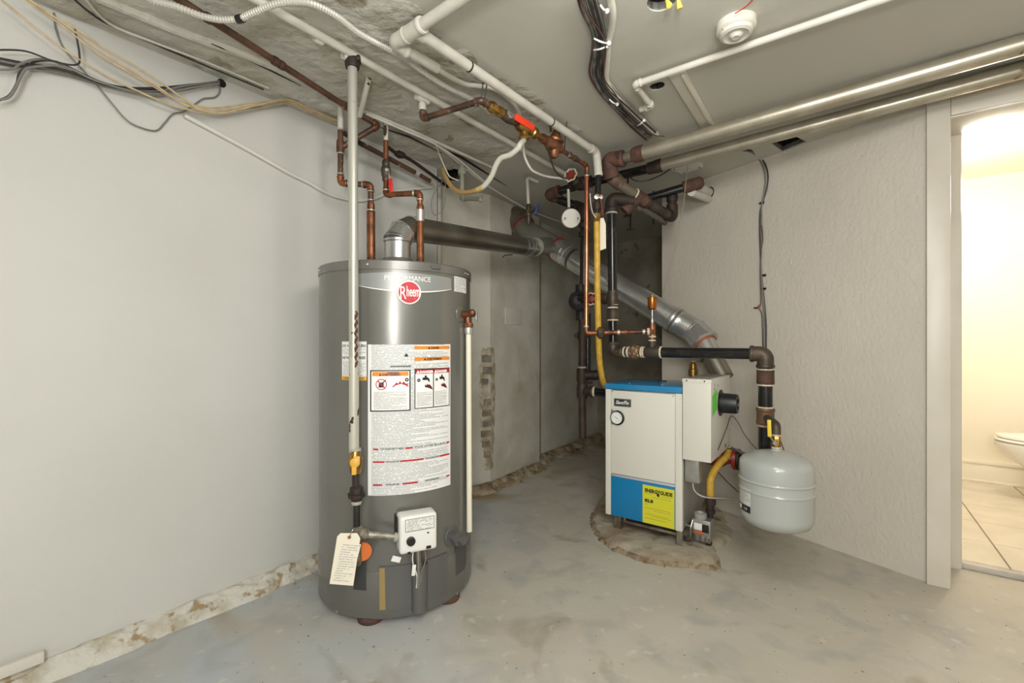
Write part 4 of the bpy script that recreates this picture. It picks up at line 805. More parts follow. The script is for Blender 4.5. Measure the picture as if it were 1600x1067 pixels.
# armoured conduit
cp = [(228, -8, 2.06), (239, 1, 2.06), (275, 10, 2.06), (315, 25, 2.055), (346, 31, 2.05), (375, 29, 2.055), (394, 21, 2.06), (432, 6, 2.075), (467, 3, 2.085), (493, 8, 2.09), (527, 26, 2.095), (558, 50, 2.1), (590, 68, 2.11), (629, 89, 2.110), (658, 110, 2.110), (695, 134, 2.108), (747, 160, 2.108), (765, 176, 2.115)]
pts = resample(spline([PZ(*c) for c in cp], 14), 0.0028); b = BM(); sweep(b, pts, [0.0095+0.0013*math.sin(i*2*PI/3.0) for i in range(len(pts))], 8)
T = Thing('flexible_conduit', 'white-painted corrugated metal conduit looping along the ceiling, wrapped once in black tape', 'conduit', pts[len(pts)//2])
T.part('corrugated_sleeve', b, m_armw)
b = BM(); q = PZ(375, 29.5, 2.055); ring(b, q, PZ(394, 21, 2.06)-PZ(346, 31, 2.05), 0.0125, 0.022, 12); T.part('tape_wrap', b, m_black)
b = BM(); sweep(b, [PZ(640, 92, 2.12), PZ(655, 106, 2.12)], 0.009, 8); T.part('clamp', b, m_wp)
# white plumbing with tee and elbows
T = Thing('white_drain_pipe', 'thick white-painted pipe with a tee, crossing the ceiling to the boiler corner', 'pipe', PZ(640, 50, 2.08))
zt = 2.085; a = PZ(900, -122, zt); t0 = PZ(652, 44, zt); e = PZ(615, 66, zt)
dv_ = (t0-a).normalized()
b = BM(); cyl(b, a, t0, 0.0185, 20); T.part('pipe', b, m_wp)
b = BM(); cyl(b, t0-dv_*0.02, t0+dv_*0.08, 0.025, 20); ring(b, t0-dv_*0.02, dv_, 0.027, 0.016, 20); ring(b, t0+dv_*0.055, dv_, 0.027, 0.014, 20); T.part('tee', b, m_wp)
e1 = PZ(634, 78, 2.085); dd_ = (e1-e).normalized()
b = BM(); sweep(b, fillet([t0+dv_*0.07, e, e1], 0.03, 6), 0.0235, 18); ring(b, e1, dd_, 0.025, 0.018, 18); T.part('elbow', b, m_wp)
k2 = PZ(683, 107, 2.1)
b = BM(); cyl(b, e1, k2, 0.0175, 18); T.part('branch_pipe', b, m_wp)
b = BM(); sweep(b, spline([k2-(k2-e1).normalized()*0.01, PZ(705, 121, 2.108), PZ(728, 132, 2.118), PZ(745, 134, 2.125), PZ(775, 140, 2.13), PZ(800, 160, 2.13), PZ(812, 180, 2.13)], 6), 0.0095, 12); T.part('thin_branch', b, m_wp)
f0 = t0+dv_*0.012; f1 = P(930, 237, 2.47)
b = BM(); cyl(b, f0, f1, 0.0185, 20); T.part('pipe', b, m_wp)
b = BM(); cyl(b, f0, f0+(f1-f0).normalized()*0.04, 0.023, 20); T.part('tee_socket', b, m_wp)
g1 = P(935, 272, 2.47)
b = BM(); sweep(b, fillet([f1-(f1-f0).normalized()*0.05, f1+Vector((0.008, 0.01, 0.003)), g1], 0.03, 8), 0.022, 18); ring(b, g1, Zv, 0.0235, 0.02, 18); ring(b, f1-(f1-f0).normalized()*0.05, f1-f0, 0.0235, 0.012, 18); T.part('elbow', b, m_wp)
for px, py in ((737, 103), (864, 192)):
    q = PZ(px, py, 2.085); b = BM(); ring(b, f0+(f1-f0)*((q-f0).length/(f1-f0).length), f1-f0, 0.0205, 0.008, 18); T.part('pipe_strap', b, m_darkf)
b = BM(); cyl(b, g1, P(934, 303, 2.47), 0.0165, 18); T.part('black_drop', b, m_blk)
# twine loops that hang the copper from the white pipe
for i, (x0, y0, x1, y1, x2, zz) in enumerate(((755, 128, 751, 159, 764, 2.03), (874, 202, 878, 232, 886, 2.03))):
    A_ = PZ(x0, y0, 2.10); b = BM(); pt = [A_, PZ(x1, y1, zz), PZ(x1+4, y1+4, zz-0.003), PZ(x2-2, y0-2, 2.11), PZ(x2, y0-12, 2.112)]; sweep(b, fillet(pt, 0.01, 3), 0.0022, 6)
    solo('hanger_cord', ('black cord loop holding the copper elbow to the white pipe', 'black cord loop holding the copper pipe right of the brass regulator')[i], 'cord', b, m_black)
# left ceiling runs
b = BM(); sweep(b, [PZ(544, 164, 2.115), PZ(640, 203, 2.118), PZ(770, 262, 2.122)], 0.0085, 10); solo('ceiling_tube', 'white-painted tube under the ceiling behind the gas drop, running toward the chimney', 'conduit', b, m_wp)
cable('white_cable', 'thin white cable from behind the gas drop down to the chimney top', 'cable', [PZ(572, 178, 2.10), PZ(630, 203, 2.10), PZ(681, 226, 2.10), P(720, 257, 2.65), P(765, 292, 2.95), P(822, 326, 3.45), P(846, 336, 3.7), P(884, 350, 4.0)], 0.005, m_whcab)
cable('white_cable', 'thin white cable sagging over the dark ceiling hole', 'cable', [PZ(681, 226, 2.10), P(688, 245, 2.5), P(700, 272, 2.5), P(706, 278, 2.52), P(716, 282, 2.56)], 0.0035, m_whcab)
cable('white_cable', 'second white cable forking right of the dark ceiling hole', 'cable', [PZ(681, 226, 2.105), P(712, 246, 2.55), P(757, 284, 2.8)], 0.0045, m_whcab)
cable('white_cable', 'white cable clipped across the left wall behind both copper risers', 'cable', [WL(x, y, 0.012) for x, y in ((288, 180), (335, 205), (372, 225), (420, 252), (455, 272), (480, 284), (517, 304), (555, 313), (585, 310), (602, 303), (620, 298), (650, 295), (676, 292))], 0.0088, m_whcab)
rn = random.Random(2)
gB = 'beige cables swagging along the top of the left wall'
bz_ = ([(2, 0), (60, 48), (110, 84), (165, 118), (215, 142), (262, 162), (300, 172), (340, 176), (400, 168), (450, 156), (480, 153), (505, 154), (530, 166)],
       [(40, 0), (100, 42), (150, 82), (200, 112), (245, 138), (275, 156), (310, 166), (345, 168), (400, 160), (450, 150), (480, 149), (508, 153), (535, 168)],
       [(40, -4), (104, 40), (155, 78), (205, 110), (250, 138), (282, 160), (312, 169), (350, 171), (405, 163), (452, 153), (482, 151), (506, 156), (532, 170)],
       [(100, 30), (150, 66), (200, 96), (250, 128), (285, 153), (315, 172), (350, 176), (400, 165), (450, 154), (480, 152), (504, 157), (528, 171)])
for i, l in enumerate(bz_): cable('beige_cable', 'thin beige cable swagging from the top left corner to the copper riser', 'cable', [WL(x, y, 0.062+0.010*i) for x, y in l], 0.0034, m_beige, gB)
gK = 'dark cables swagging across the top of the left wall into the hole'
kz = ([(-6, 90), (40, 99), (100, 110), (160, 130), (200, 137), (250, 137), (300, 132), (342, 128)], [(-6, 94), (45, 105), (110, 118), (165, 134), (215, 141), (260, 139), (310, 133), (342, 129)],
      [(-6, 98), (35, 104), (60, 95), (90, 97), (130, 116), (170, 132), (225, 140), (270, 136), (320, 131), (343, 128)], [(-6, 109), (20, 108), (32, 100), (55, 93), (85, 96), (140, 122), (190, 138), (240, 143), (290, 134), (343, 127)],
      [(-6, 158), (14, 150), (26, 132), (33, 112), (60, 102), (110, 112), (160, 130), (220, 144), (265, 144), (310, 136), (343, 129)], [(-6, 156), (12, 153), (23, 140), (36, 113), (50, 105), (100, 104), (150, 126), (210, 143), (255, 146), (300, 137), (343, 130)],
      [(-6, 78), (40, 80), (85, 96), (120, 101), (124, 84), (117, 46)])
LK = ['dark cable lying straight in the bundle to the hole in the left wall']*4+['dark cable of the bundle curling down at the left frame edge, outer', 'grey cable of the bundle curling down at the left frame edge, inner', 'thin dark cable with an upright bent end above the bundle']
for i, l in enumerate(kz): cable('dark_cable', LK[i], 'cable', [WL(x, y, 0.014+0.008*i) for x, y in l], 0.0036 if i < 6 else 0.0028, (m_dkcab, m_greycab, m_dkcab, m_greycab, m_dkcab, m_greycab, m_dkcab)[i], gK)
cable('grey_cable', 'thin grey cable dipping loosely below the bundle on the left wall', 'cable', [WL(x, y, 0.012) for x, y in ((84, 6), (88, 48), (100, 76), (125, 105), (150, 132), (175, 162), (195, 185), (214, 197), (243, 204), (257, 192), (270, 178), (287, 174), (304, 163), (318, 154), (335, 152), (343, 144), (343, 132))], 0.0026, m_greycab)
b = BM(); sweep(b, spline([PZ(131, -5, 2.13), PZ(171, 37, 2.128), PZ(240, 66, 2.128), PZ(330, 100, 2.128), PZ(420, 138, 2.125)], 6), 0.0045, 8); solo('painted_cable', 'white-painted cable fixed along the ceiling edge above the cable bundle', 'cable', b, m_wp)
b = BM(); sweep(b, spline([PZ(111, -5, 2.133), PZ(160, 33, 2.131), PZ(235, 66, 2.131), PZ(320, 102, 2.131), PZ(412, 140, 2.128)], 6), 0.003, 8); solo('dark_wire', 'thin dark wire following the ceiling edge beside the painted cable', 'cable', b, m_dkcab)
b = BM(); lathe(b, WL(346, 130, -0.002), LWn, [(0, 0.018), (0.006, 0.015), (0.007, 0.0)], 12); solo('cable_entry', 'dark hole in the top of the left wall where the dark cables enter', 'hole', b, m_hole)
# ================================================================== COPPER WITH BRASS VALVES
zc_ = 2.03; A = PZ(660, 156, 2.10); B1 = Vector((A.x+0.002, A.y, zc_-0.01)); C1 = PZ(752, 157, zc_); 
uu = (PZ(915, 258, zc_)-C1); uu = uu.normalized(); Yv = 2.5; E1 = P(917, 259, Yv)
T = Thing('valve_pipe_run', 'copper water line with brass ball valve and bronze pressure regulator under the ceiling', 'water pipe', C1)
b = BM(); cyl(b, A, B1+Zv*0.06, 0.0125, 16); ring(b, A-Zv*0.03, Zv, 0.016, 0.03, 14); T.part('painted_stub', b, m_wpc)
run(T, [B1+Zv*0.08, B1, C1, C1+(E1-C1).normalized()*0.06], 0.0125, m_cud, m_cud, 1.2, 2.2)
uu = (E1-C1).normalized(); L_ = (E1-C1).length
def at(t): return C1+uu*t
b = BM(); lathe(b, at(0.045), uu, [(0, 0.016), (0.01, 0.022), (0.03, 0.024), (0.034, 0.018), (0.06, 0.018), (0.062, 0.022), (0.08, 0.022), (0.085, 0.016)], 8); T.part('union', b, m_brass)
b = BM(); lathe(b, at(0.125), uu, [(0, 0.016), (0.01, 0.02), (0.02, 0.022), (0.05, 0.026), (0.075, 0.022), (0.09, 0.02), (0.1, 0.016)], 12); bv = T.part('ball_valve', b, m_iron)
side = Vector((uu.y, -uu.x, 0)).normalized()
hq = at(0.165)+side*0.024
b = BM(); hf = frame(hq, uu, z=side-Zv*0.4); box(b, hf, (-0.03, -0.009, 0.0), (0.03, 0.009, 0.003), 0.001); lathe(b, at(0.16), side-Zv*0.4, [(0, 0.014), (0.024, 0.012), (0.03, 0.008), (0.032, 0)], 12); T.part('lever', b, m_steel, bv)
b = BM(); box(b, hf, (0.02, -0.014, 0.001), (0.155, 0.014, 0.012), 0.005); T.part('valve_handle', b, m_orr, bv, label='bright orange-red lever grip')
for t_, rr in ((0.12, 0.021), (0.235, 0.02)): b = BM(); ring(b, at(t_), uu, rr, 0.012, 8); T.part('packing_nut', b, m_brass)
b = BM(); lathe(b, at(0.24), uu, [(0, 0.018), (0.01, 0.027), (0.03, 0.03), (0.055, 0.03), (0.07, 0.026), (0.075, 0.02), (0.1, 0.02), (0.105, 0.026), (0.13, 0.026), (0.135, 0.018), (0.15, 0.016)], 16); sweep(b, [at(0.285), at(0.285)-Zv*0.06], 0.019, 16); ring(b, at(0.285)-Zv*0.05, Zv, 0.023, 0.018, 8); T.part('drain_tee', b, m_brass)
b = BM(); cyl(b, at(0.38), at(0.46), 0.0125, 16); T.part('pipe', b, m_cu)
rc = at(0.53)
b = BM(); ring(b, at(0.44), uu, 0.022, 0.03, 20); lathe(b, rc-uu*0.08, uu, [(0, 0.018), (0.03, 0.026), (0.06, 0.038), (0.1, 0.038), (0.13, 0.024), (0.15, 0.017)], 24); lathe(b, rc-Zv*0.062, Zv, [(0, 0.0), (0, 0.014), (0.008, 0.022), (0.02, 0.026), (0.05, 0.036), (0.062, 0.038)], 24); pr = T.part('pressure_regulator', b, m_bronze, label='bronze regulator body with sprung bonnet')
b = BM(); lathe(b, rc, Zv+side*0.25, [(0.012, 0.03), (0.018, 0.046), (0.028, 0.046), (0.03, 0.03), (0.06, 0.018), (0.075, 0.012), (0.078, 0)], 24); T.part('bonnet', b, m_bronze, pr)
for k in range(5):
    a_ = 2*PI*k/5; q = rc+Vector((0.039*math.cos(a_), 0.039*math.sin(a_), 0.02)); b = BM(); lathe(b, q, Zv, [(-0.008, 0.004), (0.016, 0.004), (0.016, 0)], 6); T.part('bolt', b, m_brass, pr)
b = BM(); M = frame(rc+Zv*0.085, uu, z=Zv); box(b, M, (-0.025, -0.006, 0), (0.03, 0.006, 0.003), 0.001); box(b, M, (-0.028, -0.006, -0.03), (-0.025, 0.006, 0.003), 0.001); T.part('lifting_lever', b, m_brass, pr)
b = BM(); cyl(b, at(0.6), E1-uu*0.01, 0.0105, 16); T.part('pipe', b, m_cu)
for t_ in (0.68, 0.735): b = BM(); ring(b, at(t_), uu, 0.015, 0.035, 14); T.part('coupling', b, m_cud)
vb_ = P(916, 521, Yv)
b = BM(); sweep(b, fillet([E1-uu*0.04, E1, E1-Zv*0.05], 0.022, 6), 0.0135, 14); T.part('elbow', b, m_cu)
b = BM(); ring(b, E1-Zv*0.055, Zv, 0.0145, 0.008, 14); T.part('solder_joint', b, m_sol)
b = BM(); cyl(b, E1-Zv*0.04, vb_+Zv*0.03, 0.0125, 18); T.part('fill_pipe', b, m_cub, label='bright vertical copper length')
aq = P(1013, 518, 2.415); r0_ = vb_+Vector((0, 0, 0.002))
b = BM(); sweep(b, fillet([vb_+Zv*0.035, r0_, r0_+(aq-r0_).normalized()*0.035], 0.02, 6), 0.0135, 14); T.part('elbow', b, m_cu)
b = BM(); ring(b, vb_+Zv*0.038, Zv, 0.015, 0.01, 14); T.part('solder_joint', b, m_sol)
dq = (aq-r0_).normalized(); l_ = (aq-r0_).length
b = BM(); cyl(b, r0_+dq*0.03, r0_+dq*(l_*0.55), 0.0125, 16); T.part('pipe', b, m_cu)
b = BM(); cyl(b, r0_+dq*(l_*0.53), aq, 0.0105, 16); T.part('pipe', b, m_cu)
for t_ in (0.53, 0.64, 0.93): b = BM(); ring(b, r0_+dq*l_*t_, dq, 0.0145, 0.014, 14); T.part('coupling', b, m_sol if t_ != 0.64 else m_cu)
b = BM(); lathe(b, r0_+dq*l_*0.18, dq, [(0, 0.02), (0.01, 0.032), (0.022, 0.032), (0.034, 0.034), (0.04, 0.022)], 8); T.part('union', b, m_iron)
# drain hose off the tee
hp = [at(0.285)-Zv*0.06, P(813, 225, 2.0), P(809, 232, 2.0), P(797, 242, 2.02), P(783, 247, 2.04), P(775, 258, 2.06), P(768, 275, 2.09), P(757, 290, 2.12), P(747, 296, 2.14)]
T = Thing('drain_hose', 'flexible hose, white then yellow, hanging from the brass tee toward the dark ceiling hole', 'hose', hp[-1])
b = BM(); sweep(b, spline(hp, 8), 0.0125, 12); T.part('white_hose', b, mat('pale_grey_hose', (192, 190, 176), 0.5))
b = BM(); sweep(b, spline([hp[-2], hp[-1], P(735, 300, 2.2), P(718, 300, 2.3), P(706, 292, 2.4), P(697, 278, 2.5), P(692, 264, 2.58)], 8), 0.0115, 12); T.part('yellow_hose', b, mat('clear_yellow_hose', (196, 162, 96), 0.4), label='translucent yellowish end')
cable('white_cable', 'white looping cable hanging behind the brass drain tee', 'cable', [P(818, 222, 2.2), P(819, 242, 2.25), P(828, 262, 2.3), P(838, 270, 2.35), P(856, 276, 2.45), P(880, 279, 2.55)], 0.006, m_whcab)
cable('dark_cable', 'dark cable dropping from the regulator to the red-handled valve', 'cable', [P(858, 234, 2.2), P(861, 250, 2.25), P(866, 264, 2.3), P(876, 276, 2.4), P(884, 279, 2.5)], 0.004, m_dkcab)
# hose bib below the hole, blue-handled tap
T = Thing('capped_spigot', 'grey painted elbow and spigot hanging below the dark ceiling hole', 'spigot', P(724, 312, 2.6))
run(T, [P(722, 258, 2.62), P(722, 310, 2.6), P(755, 311, 2.45)], 0.0125, mat('grey_paint_old', (146, 143, 128), 0.6), mat('grey_paint_old', (0, 0, 0)), 1.3, 2.2)
b = BM(); ring(b, P(752, 311, 2.45), Vector((1, -0.3, 0)), 0.02, 0.02, 8); ring(b, P(722, 268, 2.62), Zv, 0.024, 0.04, 14); T.part('collar', b, mat('grey_paint_old', (0, 0, 0)))
T = Thing('blue_handled_tap', 'small tap with a blue handle on a white pipe by the chimney', 'tap', P(826, 350, 2.9))
b = BM(); sweep(b, fillet([P(840, 284, 2.94), P(823.5, 277, 2.9), P(826, 325, 2.9)], 0.02, 4), 0.0105, 12); T.part('pipe', b, m_wpc)
b = BM(); lathe(b, P(826, 351, 2.9), Zv, [(0, 0.009), (0.01, 0.012), (0.05, 0.013), (0.055, 0.019), (0.09, 0.019), (0.11, 0.016), (0.13, 0.012)], 12); cyl(b, P(827, 331, 2.89), P(837, 328, 2.84), 0.011, 12); T.part('valve_body', b, m_iron)
b = BM(); M = frame(P(837.5, 327, 2.84), Vector((0.35, 0, 1)), z=Vector((1, -0.5, -0.2))); box(b, M, (-0.034, -0.012, 0), (0.034, 0.012, 0.012), 0.006); T.part('handle', b, mat('blue_plastic', (52, 74, 132), 0.4))
b = BM(); cyl(b, (P(683, 300, 3.0).x, 3.0, 0.05), (P(683, 300, 3.0).x, 3.0, 2.15), 0.031, 24); solo('soil_pipe', 'vertical white pipe in the corner behind the water heater', 'pipe', b, m_wp)
cable('grey_cable', 'thin dark wire loop hanging in front of the corner pipe', 'cable', [P(700, 262, 2.6), P(690, 285, 2.62), P(677, 305, 2.62), P(674, 325, 2.62), P(680, 336, 2.62), P(690, 330, 2.62), P(695, 315, 2.62), P(696, 292, 2.62), P(697, 275, 2.62)], 0.0022, m_greycab)
# ================================================================== WIRE BUNDLE OVERHEAD
zb_ = 2.112; gW = 'wires and armoured cables strapped in the ceiling bundle'
base_pts = [(907, -6), (914, 20), (928, 52), (930, 80), (926, 113), (932, 132), (946, 152), (970, 176), (992, 198), (1014, 216)]
for i in range(7):
    off = (i-1)*4.6; arm_ = i in (1, 2, 4)
    l = [PZ(x+off*(1.15 if j < 2 else 0.8 if j < 5 else 0.55)+(1.5*math.sin(j*1.3+i*2)), y-off*(0.0 if j < 5 else 0.5), zb_-0.006*(i % 2)) for j, (x, y) in enumerate(base_pts)]
    if arm_:
        pts = resample(spline(l, 12), 0.0024); b = BM(); sweep(b, pts, [0.0062+0.0011*math.sin(k*2*PI/3) for k in range(len(pts))], 8); solo('armoured_cable', 'metal armoured cable in the strapped ceiling bundle', 'cable', b, m_arm, 'armoured cables in the ceiling bundle')
    else: cable('bundled_cable', 'dark plain cable in the strapped ceiling bundle', 'cable', l, 0.0042, (m_brcab, None, None, m_dkcab, None, m_dkcab, m_greycab)[i], 'plain cables in the ceiling bundle')
cable('bundled_conduit', 'thick white conduit along the right side of the ceiling cable bundle', 'conduit', [PZ(x, y, 2.115) for x, y in ((952, -8), (957, 20), (955, 45), (950, 68), (948, 100), (947, 125), (956, 140), (972, 158), (1000, 185), (1026, 210))], 0.0125, m_wp, seg=12)
cable('brown_wire', 'single brown wire spiralling down the right side of the ceiling bundle', 'cable', [PZ(x, y, 2.095) for x, y in ((906, -4), (920, 25), (938, 50), (946, 70), (944, 100), (945, 125), (960, 145), (980, 175), (1005, 200), (1022, 211), (1038, 213))], 0.0026, m_brcab)
for i, (x0, y0, x1, y1) in enumerate(((928, 60, 951, 68), (928, 78, 948, 72), (952, 155, 964, 163), (996, 196, 1006, 188), (938, 8, 948, 18))):
    b = BM(); sweep(b, spline([PZ(x0, y0, 2.10), PZ((x0+x1)/2, (y0+y1)/2+1.5, 2.09), PZ(x1, y1, 2.10)], 5), 0.0032, 8); lathe(b, PZ(x1, y1, 2.10), Vector((0, -1, -0.4)), [(0, 0.008), (0.008, 0.007), (0.01, 0)], 8)
    solo('cable_strap', ('upper of two close white straps around the middle of the ceiling bundle', 'lower of two close white straps around the middle of the ceiling bundle', 'white strap at the diagonal bend of the ceiling bundle', 'white strap at the boiler end of the ceiling bundle', 'white strap on the ceiling bundle nearest the frame top')[i], 'strap', b, m_white, 'straps on the ceiling bundle')
# ================================================================== WHITE PIPE, LAMP HOLDER, BOXES
T = Thing('white_ceiling_pipe', 'thin white pipe along the right of the ceiling with two elbows at its end', 'pipe', PZ(996, 131, 2.1))
run(T, [PZ(1650, -93.6, 2.112), PZ(992, 132, 2.112), PZ(1018, 166, 2.105), PZ(1001, 171, 2.112)], 0.0125, m_wp, m_wp, 1.2, 2.2)
b = BM(); q = PZ(1210, 56, 2.112); 
b.free()
T = Thing('lamp_holder', 'round porcelain lamp holder without a bulb on the ceiling', 'lamp holder', PZ(1150, 40, 2.1))
q = PZ(1150, 36, H); b = BM(); lathe(b, q, -Zv, [(0, 0.062), (0.022, 0.062), (0.028, 0.056), (0.03, 0.05)], 40); T.part('base', b, mat('aged_porcelain', (206, 202, 190), 0.4))
b = BM(); lathe(b, q-Zv*0.028, -Zv, [(0, 0.052), (0.012, 0.05), (0.016, 0.040), (0.012, 0.034), (0.012, 0.022), (0.018, 0.018), (0.022, 0.012), (0.02, 0.0)], 40); T.part('socket', b, mat('aged_porcelain', (0, 0, 0)))
for k in (0, 1):
    b = BM(); s_ = -1 if k else 1; lathe(b, q+Vector((s_*0.046, s_*0.012, -0.026)), -Zv, [(0, 0.008), (0.005, 0.006), (0.006, 0)], 12); T.part('screw', b, m_screw)
cable('red_wire', 'short red wire from the lamp holder up to the frame top', 'cable', [PZ(1148, 21, 2.12), PZ(1160, 14, 2.125), PZ(1172, 4, 2.13), PZ(1180, -6, 2.135)], 0.002, mat('red_wire_pvc', (150, 50, 40), 0.5))
for i, (x, y) in enumerate(((1048, 6), (1066, 4))):
    q = PZ(x, y, 2.11); b = BM(); lathe(b, q+Vector((-0.01, 0.01, 0.02)), Vector((0.3, 0.2, -1)) if i else Vector((0.2, -0.4, -1)), [(0, 0.004), (0.004, 0.0055), (0.028, 0.0095), (0.03, 0.008), (0.03, 0)], 10)
    solo('wire_nut', ('yellow wire nut hanging at the left of the open ceiling box', 'yellow wire nut hanging at the right of the open ceiling box')[i], 'wire nut', b, mat('yellow_nut', (222, 206, 92), 0.4))
c5 = [PZ(x, y, 2.125) for x, y in ((1047, 262), (1066, 270), (1099, 258), (1086, 246))]
cc = sum(c5, Vector((0, 0, 0)))/4; b = BM(); vs = [b.verts.new((p.x, p.y, 2.112)) for p in c5]; f_ = b.faces.new(vs); r = bmesh.ops.extrude_face_region(b, geom=[f_]); bmesh.ops.translate(b, verts=[v for v in r['geom'] if isinstance(v, bmesh.types.BMVert)], vec=(0, 0, 0.03)); bmesh.ops.bevel(b, geom=b.edges[:], offset=0.003, segments=2, affect='EDGES')
T = Thing('junction_box', 'flat white square electrical box on the ceiling behind the silver pipes', 'electrical box', (cc.x, cc.y, 2.11)); T.part('cover', b, m_white)
for p in c5: b = BM(); q = cc.lerp(p, 0.75); lathe(b, (q.x, q.y, 2.113), -Zv, [(0, 0.005), (0.004, 0.004), (0.005, 0)], 8); T.part('screw', b, m_darkf)
cable('dark_cable', 'dark cable looping from the flat ceiling box behind the black pipe', 'cable', [PZ(1052, 261, 2.11), P(1035, 272, 2.75), P(1015, 281, 2.7), P(996, 283, 2.7), P(985, 277, 2.7), P(983, 268, 2.7)], 0.0042, m_dkcab)
cable('pull_cord', 'thin string hanging from the flat ceiling box to the boiler flue', 'cord', [PZ(1075, 256, 2.105), P(1071, 290, 2.72), P(1068, 320, 2.75), P(1060, 360, 2.78), P(1050, 410, 2.82), P(1042, 440, 2.84), P(1036, 462, 2.86)], 0.0022, mat('string', (160, 148, 126), 0.8))
# ================================================================== SILVER MAINS
A0_ = Vector((0.685, 2.39, CH+293*2.39/F)); A1_ = Vector((0.672+0.808*2.6, 2.40-0.589*2.6, 2.16)); A0_ = P(1000, 240, 2.40); t_ = 1.374; A1_ = Vector((A0_.x+0.808*t_, A0_.y-0.589*t_, CH+464.5*1.59/F)); A2_ = A1_+Vector((0.808, -0.589, 0))*0.6
T = Thing('silver_main_pipe', 'upper thick silver-painted heating pipe crossing the right side under the ceiling', 'heating pipe', A0_)
b = BM(); sweep(b, [A0_, A1_, A2_], 0.0355, 32); T.part('pipe', b, m_silver)
dA = (A0_-A1_).normalized()
b = BM(); lathe(b, A0_-dA*0.02, dA, [(0, 0.034), (0.003, 0.041), (0.02, 0.043), (0.05, 0.041), (0.062, 0.034), (0.064, 0.028)], 28); T.part('reducer', b, m_rust)
b = BM(); lathe(b, A0_+dA*0.035, dA, [(0, 0.026), (0.02, 0.03), (0.03, 0.027), (0.045, 0.027), (0.046, 0.023), (0.09, 0.023)], 28); T.part('nipple', b, mat('old_grey_nipple', (120, 112, 98), 0.5, 0.4))
eb = P(953, 251, 2.50); ed = P(956, 276, 2.52); 
b = BM(); sweep(b, fillet([A0_+dA*0.10, eb+Vector((-0.012, 0.01, 0.010)), ed], 0.05, 10), 0.041, 24); ring(b, ed, ed-eb, 0.045, 0.022, 24); ring(b, A0_+dA*0.10, dA, 0.045, 0.025, 24); T.part('elbow', b, m_rust)
x1 = P(977, 294, 2.56); x2 = P(992, 304, 2.60); x3 = P(1002, 311, 2.62)
b = BM(); lathe(b, ed, (x1-ed), [(0, 0.036), (0.012, 0.039), (0.07, 0.037), (0.075, 0.03)], 24); T.part('coupling', b, mat('rusty_grey', (112, 90, 78), 0.7, 0.2, c2=(90, 70, 60), scale=16))
b = BM(); cyl(b, x1-(x2-x1)*0.8, x2, 0.028, 24); T.part('nipple', b, mat('old_grey_nipple', (0, 0, 0)))
b = BM(); ring(b, x2, x3-x2, 0.036, 0.012, 24); T.part('thread_seal', b, m_seal)
b = BM(); sweep(b, [x2, x3+(x3-x2)*0.6], 0.037, 24); sweep(b, [x2.lerp(x3, 0.5), P(975, 330, 2.62)], 0.033, 20); T.part('tee', b, m_rust)
x4 = P(1046, 337, 2.80); d_ = (x4-x3).normalized()
b = BM(); ring(b, x3+(x3-x2)*0.7, d_, 0.036, 0.02, 24); cyl(b, x3, x4, 0.0285, 24); T.part('pipe', b, mat('grey_brown_pipe', (84, 74, 66), 0.5, 0.4, c2=(64, 54, 48), scale=10))
b = BM(); y1 = x4+d_*0.03; sweep(b, fillet([x4-d_*0.01, y1, y1+Zv*0.07], 0.03, 6), 0.034, 20); ring(b, x4-d_*0.01, d_, 0.037, 0.02, 20); T.part('elbow', b, m_darkf)
y2 = P(1048, 306, 2.83); y2 = Vector((y1.x, y1.y, y2.z))
b = BM(); cyl(b, y1+Zv*0.05, y2, 0.026, 20); ring(b, y2-Zv*0.02, Zv, 0.034, 0.04, 20); ring(b, y1+Zv*0.07, Zv, 0.034, 0.02, 20); T.part('riser', b, m_darkf)
T = Thing('wall_branch_pipe', 'black branch pipe ending in a rusty coupling at the right wall behind the cord', 'heating pipe', P(1050, 300, 2.83))
wq = WR(1108, 301, 0.0); z1_ = P(1008, 311, 2.86); z2_ = P(1086, 288, 2.74)
b = BM(); cyl(b, z1_, z2_, 0.026, 20); T.part('pipe', b, m_blk)
b = BM(); dz_ = (z2_-z1_).normalized(); lathe(b, z2_-dz_*0.07, dz_, [(0, 0.03), (0.005, 0.037), (0.06, 0.039), (0.1, 0.037), (0.12, 0.02), (0.12, 0)], 24); T.part('coupling', b, m_rust)
b = BM(); cyl(b, z2_, z2_+(wq-z2_)*1.05, 0.029, 24); T.part('sleeve', b, m_wp)
b = BM(); cyl(b, z2_-Zv*0.04-dz_*0.02, z2_-Zv*0.045+(wq-z2_)*0.9, 0.024, 24); T.part('sleeve', b, m_wp)
b = BM(); lathe(b, wq+Vector((0.0, 0, 0)), -RWn, [(-0.004, 0.037), (0.002, 0.037), (0.002, 0)], 20); T.part('wall_hole', b, m_hole)
B0_ = P(1032, 258.5, 2.56); t_ = 1.387; B1_ = Vector((B0_.x+0.808*t_, B0_.y-0.589*t_, CH+427*1.733/F)); dB = (B1_-B0_).normalized()
T = Thing('silver_return_pipe', 'lower silver-painted heating pipe crossing the right side, turning black near the valve', 'heating pipe', B0_)
b = BM(); sweep(b, [B0_, B1_, B1_+Vector((0.808, -0.589, 0))*0.6], 0.0325, 32); T.part('pipe', b, m_silver)
b = BM(); lathe(b, B0_+dB*0.01, -dB, [(0, 0.034), (0.004, 0.037), (0.03, 0.037), (0.05, 0.034), (0.08, 0.033), (0.082, 0.028)], 28); T.part('reducer', b, m_darkf)
Bv = P(905, 289, 2.86)
Bm = B0_-dB*0.07; b = BM(); cyl(b, Bm, Bv, 0.026, 24); T.part('black_pipe', b, m_blk)
db2 = (Bv-Bm).normalized()
